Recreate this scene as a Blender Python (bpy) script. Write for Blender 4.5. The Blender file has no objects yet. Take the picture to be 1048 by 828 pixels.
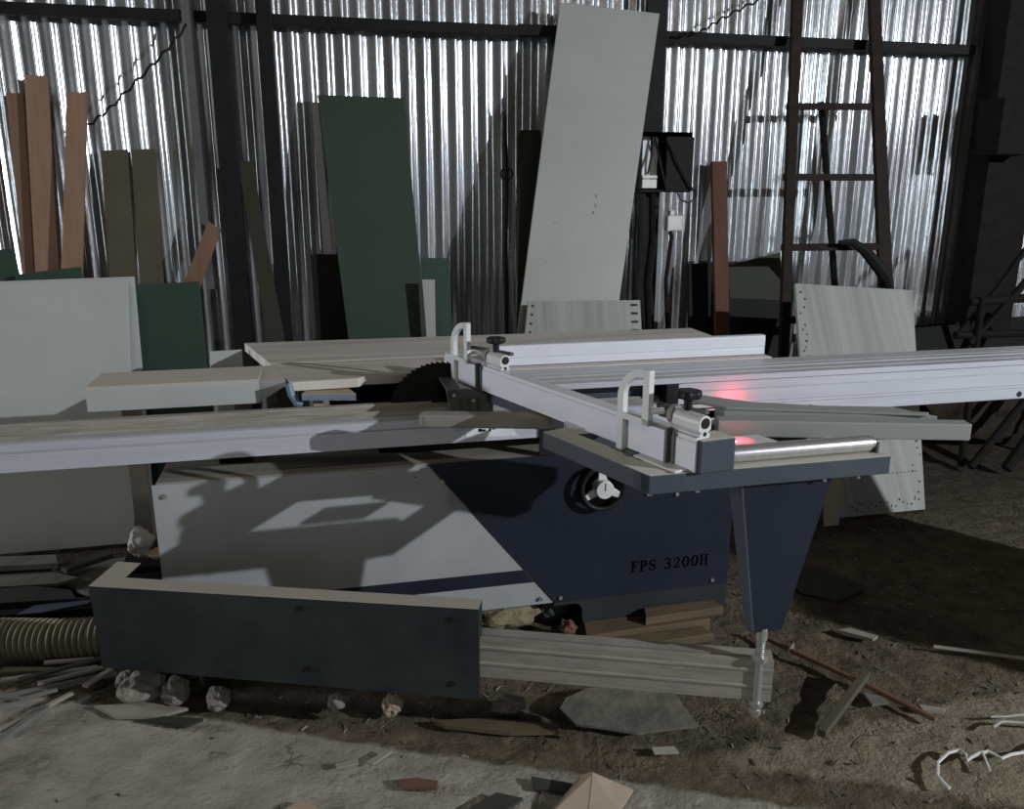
import bpy, bmesh, math, random
from mathutils import Vector as V

random.seed(7)
scn = bpy.context.scene
COL = scn.collection

# ------------------------------------------------------------------ materials
def mat(name, c1, c2=None, scale=6.0, amt=0.5, rough=0.6, metal=0.0, bump=0.0, bscale=40.0,
        stretch=(1, 1, 1), dust=None, dust_amt=0.0, rough_var=0.0, lo=0.35, hi=0.7, spec=0.5):
    m = bpy.data.materials.new(name); m.use_nodes = True
    nt = m.node_tree; N = nt.nodes; L = nt.links
    b = N['Principled BSDF']
    tc = N.new('ShaderNodeTexCoord'); mp = N.new('ShaderNodeMapping')
    mp.inputs['Scale'].default_value = stretch
    L.new(tc.outputs['Object'], mp.inputs['Vector'])
    c2 = c2 or tuple(x * 0.8 for x in c1)
    n = N.new('ShaderNodeTexNoise'); n.inputs['Scale'].default_value = scale
    n.inputs['Detail'].default_value = 6; n.inputs['Roughness'].default_value = 0.6
    L.new(mp.outputs['Vector'], n.inputs['Vector'])
    r = N.new('ShaderNodeValToRGB')
    r.color_ramp.elements[0].position = lo; r.color_ramp.elements[1].position = hi
    r.color_ramp.elements[0].color = (*c1, 1); r.color_ramp.elements[1].color = (*c2, 1)
    L.new(n.outputs['Fac'], r.inputs['Fac'])
    out = r.outputs['Color']
    if dust:
        geo = N.new('ShaderNodeNewGeometry'); sep = N.new('ShaderNodeSeparateXYZ')
        L.new(geo.outputs['Normal'], sep.inputs['Vector'])
        mr = N.new('ShaderNodeMapRange'); mr.inputs['From Min'].default_value = 0.35
        mr.inputs['From Max'].default_value = 0.95
        mr.inputs['To Max'].default_value = dust_amt
        L.new(sep.outputs['Z'], mr.inputs['Value'])
        mx = N.new('ShaderNodeMix'); mx.data_type = 'RGBA'
        L.new(mr.outputs['Result'], mx.inputs[0]); L.new(out, mx.inputs[6])
        mx.inputs[7].default_value = (*dust, 1)
        out = mx.outputs[2]
    L.new(out, b.inputs['Base Color'])
    b.inputs['Metallic'].default_value = metal
    b.inputs['Roughness'].default_value = rough
    b.inputs['Specular IOR Level'].default_value = spec
    if rough_var:
        mr2 = N.new('ShaderNodeMapRange'); mr2.inputs['To Min'].default_value = rough - rough_var
        mr2.inputs['To Max'].default_value = rough + rough_var
        L.new(n.outputs['Fac'], mr2.inputs['Value']); L.new(mr2.outputs['Result'], b.inputs['Roughness'])
    if bump:
        n2 = N.new('ShaderNodeTexNoise'); n2.inputs['Scale'].default_value = bscale
        n2.inputs['Detail'].default_value = 5
        L.new(mp.outputs['Vector'], n2.inputs['Vector'])
        bp = N.new('ShaderNodeBump'); bp.inputs['Strength'].default_value = bump
        bp.inputs['Distance'].default_value = 0.02
        L.new(n2.outputs['Fac'], bp.inputs['Height']); L.new(bp.outputs['Normal'], b.inputs['Normal'])
    return m

def emis(name, c, s):
    m = bpy.data.materials.new(name); m.use_nodes = True
    b = m.node_tree.nodes['Principled BSDF']
    b.inputs['Base Color'].default_value = (*c, 1)
    b.inputs['Emission Color'].default_value = (*c, 1); b.inputs['Emission Strength'].default_value = s
    return m

DUST = (0.30, 0.27, 0.22)
M = {}
M['navy'] = mat('navy_paint', (0.0125, 0.0165, 0.028), (0.017, 0.0215, 0.034), 3, rough=0.5, bump=0.05, dust=DUST, dust_amt=0.25, spec=0.15)
M['navy_dusty'] = mat('navy_paint_dusty', (0.013, 0.016, 0.019), (0.045, 0.050, 0.051), 3.0, rough=0.55, bump=0.05, dust=(0.36, 0.33, 0.28), dust_amt=0.95, spec=0.2, lo=0.3, hi=0.75)
M['navy_skirt'] = mat('dusty_navy_skirt', (0.022, 0.025, 0.030), (0.030, 0.032, 0.034), 6, rough=0.7, spec=0.15)
M['navy_frame'] = mat('navy_frame_paint', (0.050, 0.062, 0.080), (0.062, 0.074, 0.090), 6, rough=0.45, dust=(0.50, 0.49, 0.41), dust_amt=0.95, spec=0.2)
M['white_paint'] = mat('white_panel_paint', (0.34, 0.355, 0.365), (0.27, 0.285, 0.29), 3, rough=0.45, bump=0.02)
M['alu'] = mat('anodised_aluminium', (0.50, 0.51, 0.57), (0.44, 0.45, 0.51), 5, rough=0.42, metal=0.15, stretch=(0.5, 8, 8), dust=(0.42, 0.41, 0.38), dust_amt=0.6)
M['alu_white'] = mat('pale_aluminium', (0.66, 0.67, 0.74), (0.60, 0.61, 0.68), 4, rough=0.4, metal=0.05, dust=(0.56, 0.56, 0.53), dust_amt=0.4)
M['alu_old'] = mat('dusty_aluminium', (0.29, 0.27, 0.235), (0.19, 0.175, 0.15), 10, rough=0.6, metal=0.1, stretch=(1, 1, 9))
M['rail_top'] = mat('dusty_rail_track', (0.20, 0.175, 0.145), (0.36, 0.34, 0.31), 9, rough=0.8, stretch=(0.6, 12, 1), bump=0.2)
M['table'] = mat('dusty_cast_table', (0.62, 0.57, 0.52), (0.38, 0.345, 0.31), 2.2, rough=0.6, stretch=(0.5, 6, 1), bump=0.05, lo=0.3, hi=0.75)
M['groove'] = mat('dark_groove', (0.03, 0.03, 0.035), rough=0.8, spec=0.15)
M['black'] = mat('black_plastic', (0.012, 0.012, 0.013), (0.02, 0.02, 0.022), rough=0.45, spec=0.15)
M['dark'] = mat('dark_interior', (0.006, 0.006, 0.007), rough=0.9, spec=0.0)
M['chrome'] = mat('chrome_roller', (0.75, 0.73, 0.75), (0.62, 0.60, 0.62), 20, rough=0.25, metal=0.8, stretch=(6, 1, 1))
M['zinc'] = mat('zinc_bolt', (0.45, 0.45, 0.42), rough=0.35, metal=0.7)
M['casting'] = mat('white_casting', (0.60, 0.61, 0.61), (0.50, 0.51, 0.52), 12, rough=0.45)
M['blade'] = mat('dark_blade_steel', (0.008, 0.007, 0.006), (0.018, 0.015, 0.012), 10, rough=0.55, metal=0.2, spec=0.15)
M['beige_metal'] = mat('dusty_beige_metal', (0.27, 0.25, 0.22), (0.20, 0.185, 0.16), 5, rough=0.75, bump=0.05)
M['bracket'] = mat('grey_green_bracket', (0.045, 0.055, 0.050), (0.07, 0.08, 0.072), 12, rough=0.5)
M['laminate'] = mat('white_laminate', (0.42, 0.44, 0.435), (0.36, 0.38, 0.375), 2.0, rough=0.55, bump=0.03, bscale=10, dust=(0.52, 0.47, 0.40), dust_amt=0.9)
M['laminate2'] = mat('grey_white_laminate', (0.285, 0.295, 0.28), (0.245, 0.255, 0.24), 2.0, rough=0.5)
M['worn'] = mat('worn_whitish_board', (0.30, 0.305, 0.285), (0.19, 0.195, 0.178), 2.2, rough=0.7, stretch=(9, 0.25, 0.25), lo=0.25, hi=0.75)
M['green'] = mat('green_board', (0.029, 0.044, 0.031), (0.033, 0.050, 0.036), 2, rough=0.6, spec=0.2)
M['green_dk'] = mat('dark_green_board', (0.027, 0.053, 0.039), (0.033, 0.060, 0.045), 2, rough=0.6, spec=0.2)
M['olive'] = mat('olive_board', (0.090, 0.078, 0.055), (0.072, 0.063, 0.045), 3, rough=0.7, spec=0.15)
M['olive_dk'] = mat('dark_olive_board', (0.034, 0.037, 0.024), (0.028, 0.030, 0.020), 3, rough=0.7, spec=0.15)
M['wood'] = mat('orange_plywood', (0.25, 0.158, 0.108), (0.195, 0.122, 0.083), 6, rough=0.7, stretch=(5, 0.5, 0.4), spec=0.15)
M['wood_dk'] = mat('reddish_plywood', (0.19, 0.112, 0.076), (0.15, 0.088, 0.060), 6, rough=0.7, stretch=(5, 0.5, 0.4), spec=0.15)
M['rust_wood'] = mat('rust_brown_plank', (0.092, 0.040, 0.022), (0.065, 0.029, 0.017), 6, rough=0.7, stretch=(5, 0.5, 0.4), spec=0.2)
M['steel_pale'] = mat('dull_grey_steel', (0.11, 0.11, 0.115), (0.08, 0.08, 0.085), 5, rough=0.6, spec=0.15)
M['scuff'] = mat('grey_scuff', (0.17, 0.175, 0.165), rough=0.7)
M['rust'] = mat('rusty_steel', (0.012, 0.008, 0.006), (0.022, 0.014, 0.011), 14, rough=0.75, bump=0.15, spec=0.15)
M['rust_dk'] = mat('dark_rusty_steel', (0.004, 0.0035, 0.003), (0.009, 0.007, 0.006), 14, rough=0.8, bump=0.15, spec=0.15)
M['steel_dk'] = mat('dark_steel', (0.007, 0.007, 0.0075), (0.013, 0.0125, 0.013), 6, rough=0.7, spec=0.15)
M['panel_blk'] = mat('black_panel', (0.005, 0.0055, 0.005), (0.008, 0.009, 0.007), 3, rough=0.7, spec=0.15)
M['scrap'] = mat('grey_scrap_board', (0.15, 0.145, 0.125), (0.10, 0.097, 0.083), 8, rough=0.8, bump=0.1)
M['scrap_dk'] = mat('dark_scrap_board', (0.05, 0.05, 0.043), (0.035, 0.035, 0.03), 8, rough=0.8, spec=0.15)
M['scrap_lt'] = mat('pale_scrap_board', (0.27, 0.25, 0.21), (0.20, 0.185, 0.155), 8, rough=0.8)
M['scrap_bl'] = mat('bluish_sheet', (0.07, 0.08, 0.13), (0.055, 0.06, 0.10), 8, rough=0.5)
M['ply'] = mat('weathered_plywood', (0.15, 0.14, 0.11), (0.085, 0.08, 0.062), 14, rough=0.85, bump=0.25)
M['heap'] = mat('dark_dirt', (0.030, 0.023, 0.016), (0.016, 0.012, 0.009), 14, rough=0.95, bump=0.5, spec=0.1)
M['lumber'] = mat('brown_lumber', (0.125, 0.088, 0.045), (0.075, 0.053, 0.028), 8, rough=0.8, stretch=(0.6, 6, 6), bump=0.1)
M['offcut'] = mat('pale_wood_offcut', (0.40, 0.32, 0.23), (0.33, 0.26, 0.19), 8, rough=0.75, stretch=(0.6, 5, 5))
M['blue_edge'] = mat('pale_blue_edge', (0.16, 0.22, 0.30), (0.12, 0.17, 0.25), 8, rough=0.55)
M['foam'] = mat('yellowish_foam', (0.22, 0.18, 0.11), (0.13, 0.10, 0.06), 18, rough=0.95, bump=0.6, bscale=30)
M['foam_gr'] = mat('greenish_foam', (0.05, 0.075, 0.055), (0.03, 0.045, 0.035), 18, rough=0.95, bump=0.6, bscale=30)
M['stone'] = mat('concrete_rubble', (0.22, 0.20, 0.165), (0.14, 0.125, 0.10), 20, rough=0.9, bump=0.4)
M['hose'] = mat('hose_plastic', (0.17, 0.15, 0.10), (0.11, 0.095, 0.065), 20, rough=0.6, dust=(0.36, 0.31, 0.22), dust_amt=0.9)
M['card'] = mat('cardboard', (0.34, 0.27, 0.20), (0.28, 0.22, 0.165), 10, rough=0.85)
M['white_pl'] = mat('white_plastic', (0.62, 0.62, 0.60), rough=0.6)
M['dirty_pl'] = mat('dirty_white_plastic', (0.34, 0.33, 0.30), (0.26, 0.25, 0.22), 12, rough=0.65)
M['paper'] = mat('white_paper', (0.70, 0.72, 0.74), (0.62, 0.64, 0.66), rough=0.8)
M['text'] = mat('black_lettering', (0.002, 0.002, 0.003), rough=0.6, spec=0.0)
M['red'] = emis('red_indicator', (1.0, 0.02, 0.03), 5.0)
M['redlens'] = emis('bright_red_lens', (1.0, 0.35, 0.35), 14.0)
M['brick'] = mat('brick_fragment', (0.14, 0.06, 0.04), (0.09, 0.05, 0.035), 18, rough=0.9)

def wall_mat():
    m = bpy.data.materials.new('galvanised_corrugated_sheet'); m.use_nodes = True
    nt = m.node_tree; N = nt.nodes; L = nt.links; b = N['Principled BSDF']
    tc = N.new('ShaderNodeTexCoord')
    def nz(sc, scale, det):
        mp = N.new('ShaderNodeMapping'); mp.inputs['Scale'].default_value = sc
        L.new(tc.outputs['Object'], mp.inputs['Vector'])
        n = N.new('ShaderNodeTexNoise'); n.inputs['Scale'].default_value = scale; n.inputs['Detail'].default_value = det
        L.new(mp.outputs['Vector'], n.inputs['Vector']); return n
    n = nz((3, 3, 0.25), 3.0, 4)
    r = N.new('ShaderNodeValToRGB')
    r.color_ramp.elements[0].position = 0.35; r.color_ramp.elements[1].position = 0.65
    r.color_ramp.elements[0].color = (0.42, 0.42, 0.44, 1); r.color_ramp.elements[1].color = (0.80, 0.84, 0.88, 1)
    L.new(n.outputs['Fac'], r.inputs['Fac'])
    L.new(r.outputs['Color'], b.inputs['Base Color'])
    b.inputs['Metallic'].default_value = 0.78
    b.inputs['Roughness'].default_value = 0.17
    n2 = nz((10, 10, 0.8), 2.0, 3)
    bp = N.new('ShaderNodeBump'); bp.inputs['Strength'].default_value = 0.16; bp.inputs['Distance'].default_value = 0.01
    L.new(n2.outputs['Fac'], bp.inputs['Height'])
    n3 = nz((1, 1, 1), 42.0, 2)
    bp2 = N.new('ShaderNodeBump'); bp2.inputs['Strength'].default_value = 0.10; bp2.inputs['Distance'].default_value = 0.006
    L.new(n3.outputs['Fac'], bp2.inputs['Height']); L.new(bp.outputs['Normal'], bp2.inputs['Normal'])
    L.new(bp2.outputs['Normal'], b.inputs['Normal'])
    return m
M['wall'] = wall_mat()

def floor_mat():
    m = bpy.data.materials.new('dirt_and_concrete_floor'); m.use_nodes = True
    nt = m.node_tree; N = nt.nodes; L = nt.links; b = N['Principled BSDF']
    geo = N.new('ShaderNodeNewGeometry'); sep = N.new('ShaderNodeSeparateXYZ')
    L.new(geo.outputs['Position'], sep.inputs['Vector'])
    def noise(s, d=6, ro=0.6):
        n = N.new('ShaderNodeTexNoise'); n.inputs['Scale'].default_value = s
        n.inputs['Detail'].default_value = d; n.inputs['Roughness'].default_value = ro
        L.new(geo.outputs['Position'], n.inputs['Vector']); return n
    def math_(op, a, b_=None):
        x = N.new('ShaderNodeMath'); x.operation = op
        for i, q in enumerate((a, b_)):
            if q is None: continue
            if isinstance(q, (int, float)): x.inputs[i].default_value = q
            else: L.new(q, x.inputs[i])
        return x.outputs[0]
    def ramp(fac, p0, c0, p1, c1):
        r = N.new('ShaderNodeValToRGB')
        r.color_ramp.elements[0].position = p0; r.color_ramp.elements[1].position = p1
        r.color_ramp.elements[0].color = (*c0, 1); r.color_ramp.elements[1].color = (*c1, 1)
        L.new(fac, r.inputs['Fac']); return r.outputs['Color']
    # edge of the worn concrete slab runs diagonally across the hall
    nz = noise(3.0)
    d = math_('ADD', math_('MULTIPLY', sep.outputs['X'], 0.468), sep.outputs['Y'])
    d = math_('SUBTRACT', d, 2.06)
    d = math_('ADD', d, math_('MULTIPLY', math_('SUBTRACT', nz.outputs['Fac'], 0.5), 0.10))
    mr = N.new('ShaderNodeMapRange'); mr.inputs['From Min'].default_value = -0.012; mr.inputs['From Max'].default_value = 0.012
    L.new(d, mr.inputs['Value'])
    # a paler patch of ground right of the machine
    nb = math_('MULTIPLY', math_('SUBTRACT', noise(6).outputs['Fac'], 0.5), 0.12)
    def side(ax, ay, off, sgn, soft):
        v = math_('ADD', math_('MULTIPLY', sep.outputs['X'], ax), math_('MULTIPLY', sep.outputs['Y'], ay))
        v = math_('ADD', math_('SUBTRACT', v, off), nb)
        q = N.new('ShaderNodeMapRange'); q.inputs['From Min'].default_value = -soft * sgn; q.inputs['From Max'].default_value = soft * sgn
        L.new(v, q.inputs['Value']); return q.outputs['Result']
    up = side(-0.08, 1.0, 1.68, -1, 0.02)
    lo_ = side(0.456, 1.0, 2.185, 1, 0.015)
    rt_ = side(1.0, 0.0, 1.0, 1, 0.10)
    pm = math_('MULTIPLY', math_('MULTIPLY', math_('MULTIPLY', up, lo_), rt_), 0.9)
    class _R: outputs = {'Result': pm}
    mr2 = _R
    conc = ramp(noise(5, 8).outputs['Fac'], 0.3, (0.19, 0.178, 0.148), 0.7, (0.34, 0.32, 0.272))
    crack = ramp(noise(17, 8, 0.7).outputs['Fac'], 0.28, (0.55, 0.53, 0.5), 0.42, (1, 1, 1))
    vo = N.new('ShaderNodeTexVoronoi'); vo.feature = 'DISTANCE_TO_EDGE'; vo.inputs['Scale'].default_value = 2.6
    wv = N.new('ShaderNodeVectorMath'); wv.operation = 'MULTIPLY_ADD'
    L.new(noise(4.0, 5).outputs['Color'], wv.inputs[0]); wv.inputs[1].default_value = (0.55, 0.55, 0.0); L.new(geo.outputs['Position'], wv.inputs[2])
    L.new(wv.outputs['Vector'], vo.inputs['Vector'])
    vmask = ramp(noise(2.3, 2).outputs['Fac'], 0.45, (0, 0, 0), 0.58, (1, 1, 1))
    vcr = N.new('ShaderNodeMapRange'); vcr.inputs['From Max'].default_value = 0.022; vcr.inputs['To Min'].default_value = 0.0
    L.new(vo.outputs['Distance'], vcr.inputs['Value'])
    groove_ = math_('MULTIPLY', math_('SUBTRACT', 1.0, vcr.outputs['Result']), vmask)
    mc = N.new('ShaderNodeMix'); mc.data_type = 'RGBA'; mc.blend_type = 'MULTIPLY'; mc.inputs[0].default_value = 1.0
    L.new(conc, mc.inputs[6]); L.new(crack, mc.inputs[7])
    mk = N.new('ShaderNodeMix'); mk.data_type = 'RGBA'; L.new(math_('MULTIPLY', groove_, 0.7), mk.inputs[0])
    L.new(mc.outputs[2], mk.inputs[6]); mk.inputs[7].default_value = (0.06, 0.055, 0.045, 1); mc = mk
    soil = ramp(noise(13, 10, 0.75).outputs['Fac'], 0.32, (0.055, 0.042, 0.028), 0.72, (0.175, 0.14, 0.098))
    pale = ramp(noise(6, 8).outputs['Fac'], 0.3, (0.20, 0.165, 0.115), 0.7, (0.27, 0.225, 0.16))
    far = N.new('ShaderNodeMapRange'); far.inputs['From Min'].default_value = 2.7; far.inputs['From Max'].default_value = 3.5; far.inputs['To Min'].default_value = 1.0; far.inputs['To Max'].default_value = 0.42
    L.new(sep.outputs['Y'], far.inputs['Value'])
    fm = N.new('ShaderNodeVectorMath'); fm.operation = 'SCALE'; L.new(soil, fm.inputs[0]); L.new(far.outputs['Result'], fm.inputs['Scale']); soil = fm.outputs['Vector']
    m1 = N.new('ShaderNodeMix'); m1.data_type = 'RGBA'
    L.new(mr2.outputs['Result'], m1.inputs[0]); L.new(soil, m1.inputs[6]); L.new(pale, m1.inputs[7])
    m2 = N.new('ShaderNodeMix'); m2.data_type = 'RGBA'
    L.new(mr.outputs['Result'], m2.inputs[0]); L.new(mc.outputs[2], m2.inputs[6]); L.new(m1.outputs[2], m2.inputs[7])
    L.new(m2.outputs[2], b.inputs['Base Color'])
    b.inputs['Roughness'].default_value = 0.92
    b.inputs['Specular IOR Level'].default_value = 0.2
    hb = math_('ADD', math_('MULTIPLY', noise(30, 6, 0.7).outputs['Fac'], math_('ADD', math_('MULTIPLY', mr.outputs['Result'], 0.7), 0.5)),
               math_('SUBTRACT', math_('MULTIPLY', noise(7, 6, 0.65).outputs['Fac'], 1.6), math_('MULTIPLY', groove_, 0.35)))
    bp = N.new('ShaderNodeBump'); bp.inputs['Strength'].default_value = 0.75; bp.inputs['Distance'].default_value = 0.03
    L.new(hb, bp.inputs['Height']); L.new(bp.outputs['Normal'], b.inputs['Normal'])
    return m
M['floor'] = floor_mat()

# ------------------------------------------------------------------ mesh helpers
class MB:
    def __init__(s): s.v = []; s.f = []; s.m = []
    def add(s, vs, fs, mi=0):
        o = len(s.v); s.v += [V(p) for p in vs]
        s.f += [tuple(i + o for i in f) for f in fs]; s.m += [mi] * len(fs); return s
    def box(s, x0, x1, y0, y1, z0, z1, mi=0):
        return s.obox((x0, y0, z0), (x1 - x0, 0, 0), (0, y1 - y0, 0), (0, 0, z1 - z0), mi)
    def obox(s, o, a, b, c, mi=0):
        o, a, b, c = V(o), V(a), V(b), V(c)
        vs = [o, o + a, o + a + b, o + b, o + c, o + a + c, o + a + b + c, o + b + c]
        return s.add(vs, [(0, 3, 2, 1), (4, 5, 6, 7), (0, 1, 5, 4), (1, 2, 6, 5), (2, 3, 7, 6), (3, 0, 4, 7)], mi)
    def prism(s, pts, vec, mi=0):
        pts = [V(p) for p in pts]; vec = V(vec); n = len(pts)
        vs = pts + [p + vec for p in pts]
        fs = [tuple(range(n))[::-1], tuple(range(n, 2 * n))] + [(i, (i + 1) % n, n + (i + 1) % n, n + i) for i in range(n)]
        return s.add(vs, fs, mi)
    def tube(s, pts, r, n=8, mi=0, caps=True, closed=False):
        pts = [V(p) for p in pts]; k = len(pts); rs = r if isinstance(r, (list, tuple)) else [r] * k
        vs = []; up = None
        for i, p in enumerate(pts):
            if closed: t = pts[(i + 1) % k] - pts[i - 1]
            else: t = pts[min(i + 1, k - 1)] - pts[max(i - 1, 0)]
            t.normalize()
            if up is None:
                up = V((0, 0, 1)) if abs(t.z) < 0.9 else V((1, 0, 0))
            a = t.cross(up); a.normalize(); b = a.cross(t); b.normalize(); up = b
            for j in range(n):
                q = 2 * math.pi * j / n
                vs.append(p + (a * math.cos(q) + b * math.sin(q)) * rs[i])
        fs = []
        for i in range(k if closed else k - 1):
            i2 = (i + 1) % k
            for j in range(n):
                fs.append((i * n + j, i * n + (j + 1) % n, i2 * n + (j + 1) % n, i2 * n + j))
        if caps and not closed:
            fs += [tuple(range(n))[::-1], tuple(range((k - 1) * n, k * n))]
        return s.add(vs, fs, mi)
    def cyl(s, a, b, r, r2=None, n=20, mi=0):
        return s.tube([a, b], [r, r if r2 is None else r2], n, mi)
    def build(s, name, mats, parent=None, root=None, bevel=0.0, smooth=False, seg=2, angle=35):
        if not isinstance(mats, (list, tuple)): mats = [mats]
        o0 = V((0, 0, 0))
        if parent is None:
            xs = [p.x for p in s.v]; ys = [p.y for p in s.v]; zs = [p.z for p in s.v]
            o0 = V(((min(xs) + max(xs)) / 2, (min(ys) + max(ys)) / 2, min(zs)))
        elif root is not None:
            o0 = root.location.copy()
        me = bpy.data.meshes.new(name)
        me.from_pydata([p - o0 for p in s.v], [], s.f)
        for m in mats: me.materials.append(m)
        for p, mi in zip(me.polygons, s.m): p.material_index = mi
        bm = bmesh.new(); bm.from_mesh(me)
        bmesh.ops.recalc_face_normals(bm, faces=bm.faces)
        bm.to_mesh(me); bm.free()
        if smooth:
            for p in me.polygons: p.use_smooth = True
            me.set_sharp_from_angle(angle=math.radians(angle))
        ob = bpy.data.objects.new(name, me); COL.objects.link(ob)
        if parent is None: ob.location = o0
        else: ob.parent = parent
        if bevel:
            bv = ob.modifiers.new('bevel', 'BEVEL'); bv.width = bevel; bv.segments = seg; bv.limit_method = 'ANGLE'
        return ob

def tag(o, label=None, cat=None, group=None, kind=None):
    if label: o['label'] = label
    if cat: o['category'] = cat
    if group: o['group'] = group
    if kind: o['kind'] = kind
    return o
def empty(name, loc, label, cat, group=None):
    o = bpy.data.objects.new(name, None); COL.objects.link(o); o.location = loc
    o.empty_display_size = 0.1
    return tag(o, label, cat, group)

def stroke(pts, widths):
    """outline of a ribbon along pts in 2D"""
    n = len(pts); l = []; r = []
    for i in range(n):
        a = pts[max(i - 1, 0)]; b = pts[min(i + 1, n - 1)]
        dx, dy = b[0] - a[0], b[1] - a[1]; k = math.hypot(dx, dy) or 1
        nx, ny = -dy / k, dx / k; w = widths[i] / 2
        l.append((pts[i][0] + nx * w, pts[i][1] + ny * w)); r.append((pts[i][0] - nx * w, pts[i][1] - ny * w))
    return l, r

# ------------------------------------------------------------------ camera
cam_d = bpy.data.cameras.new('camera'); cam = bpy.data.objects.new('camera', cam_d); COL.objects.link(cam)
cam_d.sensor_width = 36.0; cam_d.sensor_fit = 'HORIZONTAL'; cam_d.lens = 36 * 835 / 1048
cam_d.clip_start = 0.05
cam.location = (0, 0, 1.485)
cam.rotation_euler = (math.radians(90 - 14.4), 0, math.radians(-13.0))
scn.camera = cam

# ------------------------------------------------------------------ setting
# floor with a slightly uneven surface
from mathutils import noise as mn
def spaced(a, b_, c, d, fine, coarse):
    out = []; x = a
    while x < d:
        out.append(x); x += fine if b_ <= x < c else coarse
    out.append(d); return out
GX = spaced(-4.0, -1.6, 2.7, 7.0, 0.014, 0.12); GY = spaced(-4.0, 1.3, 3.3, 5.2, 0.014, 0.12)
def ground_z(x, y):
    d = y + 0.468 * x - 2.04
    soil = min(1.0, max(0.0, (d + 0.02) / 0.05))
    z = 0.006 * mn.noise(V((x * 2.2, y * 2.2, 0.3))) + 0.0025 * mn.noise(V((x * 8, y * 8, 2.1)))
    r_ = abs(mn.noise(V((x * 7, y * 5, 7.7))))
    z += 0.016 * (0.35 - min(0.35, r_ * 2.2)) * (1 - soil) * max(0.0, 0.4 + mn.noise(V((x * 1.7, y * 1.7, 12.0)))) + (1 - soil) * 0.003 * mn.noise(V((x * 26, y * 26, 4.0)))
    c = mn.noise(V((x * 15, y * 15, 1.7))) + 0.6 * mn.noise(V((x * 33, y * 33, 5.0)))
    z += soil * (0.008 * c + 0.008 * max(0.0, mn.noise(V((x * 6, y * 6, 3.3)))))
    return z - 0.012 - 0.006 * soil
vs = []; fs = []; NX = len(GX) - 1
for y in GY:
    for x in GX: vs.append((x, y, ground_z(x, y)))
for j in range(len(GY) - 1):
    for i in range(NX):
        a = j * (NX + 1) + i; fs.append((a, a + 1, a + NX + 2, a + NX + 1))
b = MB(); b.add(vs, fs)
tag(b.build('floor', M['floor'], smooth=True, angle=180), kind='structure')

# corrugated back wall
b = MB(); x = -3.2
rw = random.Random(3)
prof = []; sheet = 0; ph = 0.0; A = 0.0095; tilt = 0.0
while x < 5.0:
    if sheet <= 0:                       # next sheet of the cladding
        sheet = rw.uniform(0.75, 0.95); A = rw.uniform(0.0085, 0.0115); P_ = rw.uniform(0.080, 0.090); tilt = rw.uniform(-0.05, 0.05); x0_ = x
    for k in range(12):
        u_ = k / 12
        prof.append((x + P_ * u_, 4.715 + A * math.sin(2 * math.pi * u_) + 0.12 * A * math.sin(4 * math.pi * u_) + tilt * 0.2 * (x - x0_)))
    x += P_; sheet -= P_
rows = 26; vs = []; fs = []; n = len(prof)
for r_ in range(rows):
    z = -0.05 + 3.6 * r_ / (rows - 1)
    for i, (px, py) in enumerate(prof):
        dx = 0.006 * mn.noise(V((px * 2.0, z * 1.2, 4.0))); dy = 0.006 * mn.noise(V((px * 2.5, z * 0.9, 9.0))) + 0.012 * max(0.0, mn.noise(V((px * 2.1, z * 1.4, 21.0))) - 0.35)
        vs.append((px + dx, py + dy, z))
for r_ in range(rows - 1):
    for i in range(n - 1):
        a = r_ * n + i; fs.append((a, a + 1, a + n + 1, a + n))
b.add(vs, fs)
wall = b.build('wall_back', M['wall'], smooth=True, angle=180); tag(wall, kind='structure')

def struct(name, mb, m, bevel=0.003):
    return tag(mb.build(name, m, bevel=bevel), kind='structure')
b = MB(); b.box(-3.2, 1.1, 4.605, 4.665, 2.312, 2.366); b.box(1.1, 3.98, 4.605, 4.665, 2.318, 2.374)
struct('trim_1', b, M['steel_dk'])
b = MB(); b.box(-0.475, -0.382, 4.50, 4.58, -0.02, 3.4); struct('trim_2', b, M['steel_dk'])
b = MB(); b.box(-0.246, -0.174, 4.52, 4.59, -0.02, 3.4); struct('trim_3', b, M['steel_dk'])
b = MB(); b.box(1.815, 1.935, 4.57, 4.60, -0.02, 3.4); struct('trim_4', b, M['steel_dk'])
b = MB(); b.box(4.0, 4.34, 4.40, 4.58, -0.02, 3.4); struct('trim_5', b, M['rust_dk'])
b = MB(); b.box(-0.60, -0.545, 4.59, 4.62, 1.0, 3.4); struct('trim_6', b, M['steel_pale'])

b = MB(); b.box(3.62, 3.72, 0.32, 1.47, -0.02, 1.32)  # unseen low partition, added to cast the dark patch on the floor
tag(b.build('shadow_blocker_right', M['scrap']), kind='structure')

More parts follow.
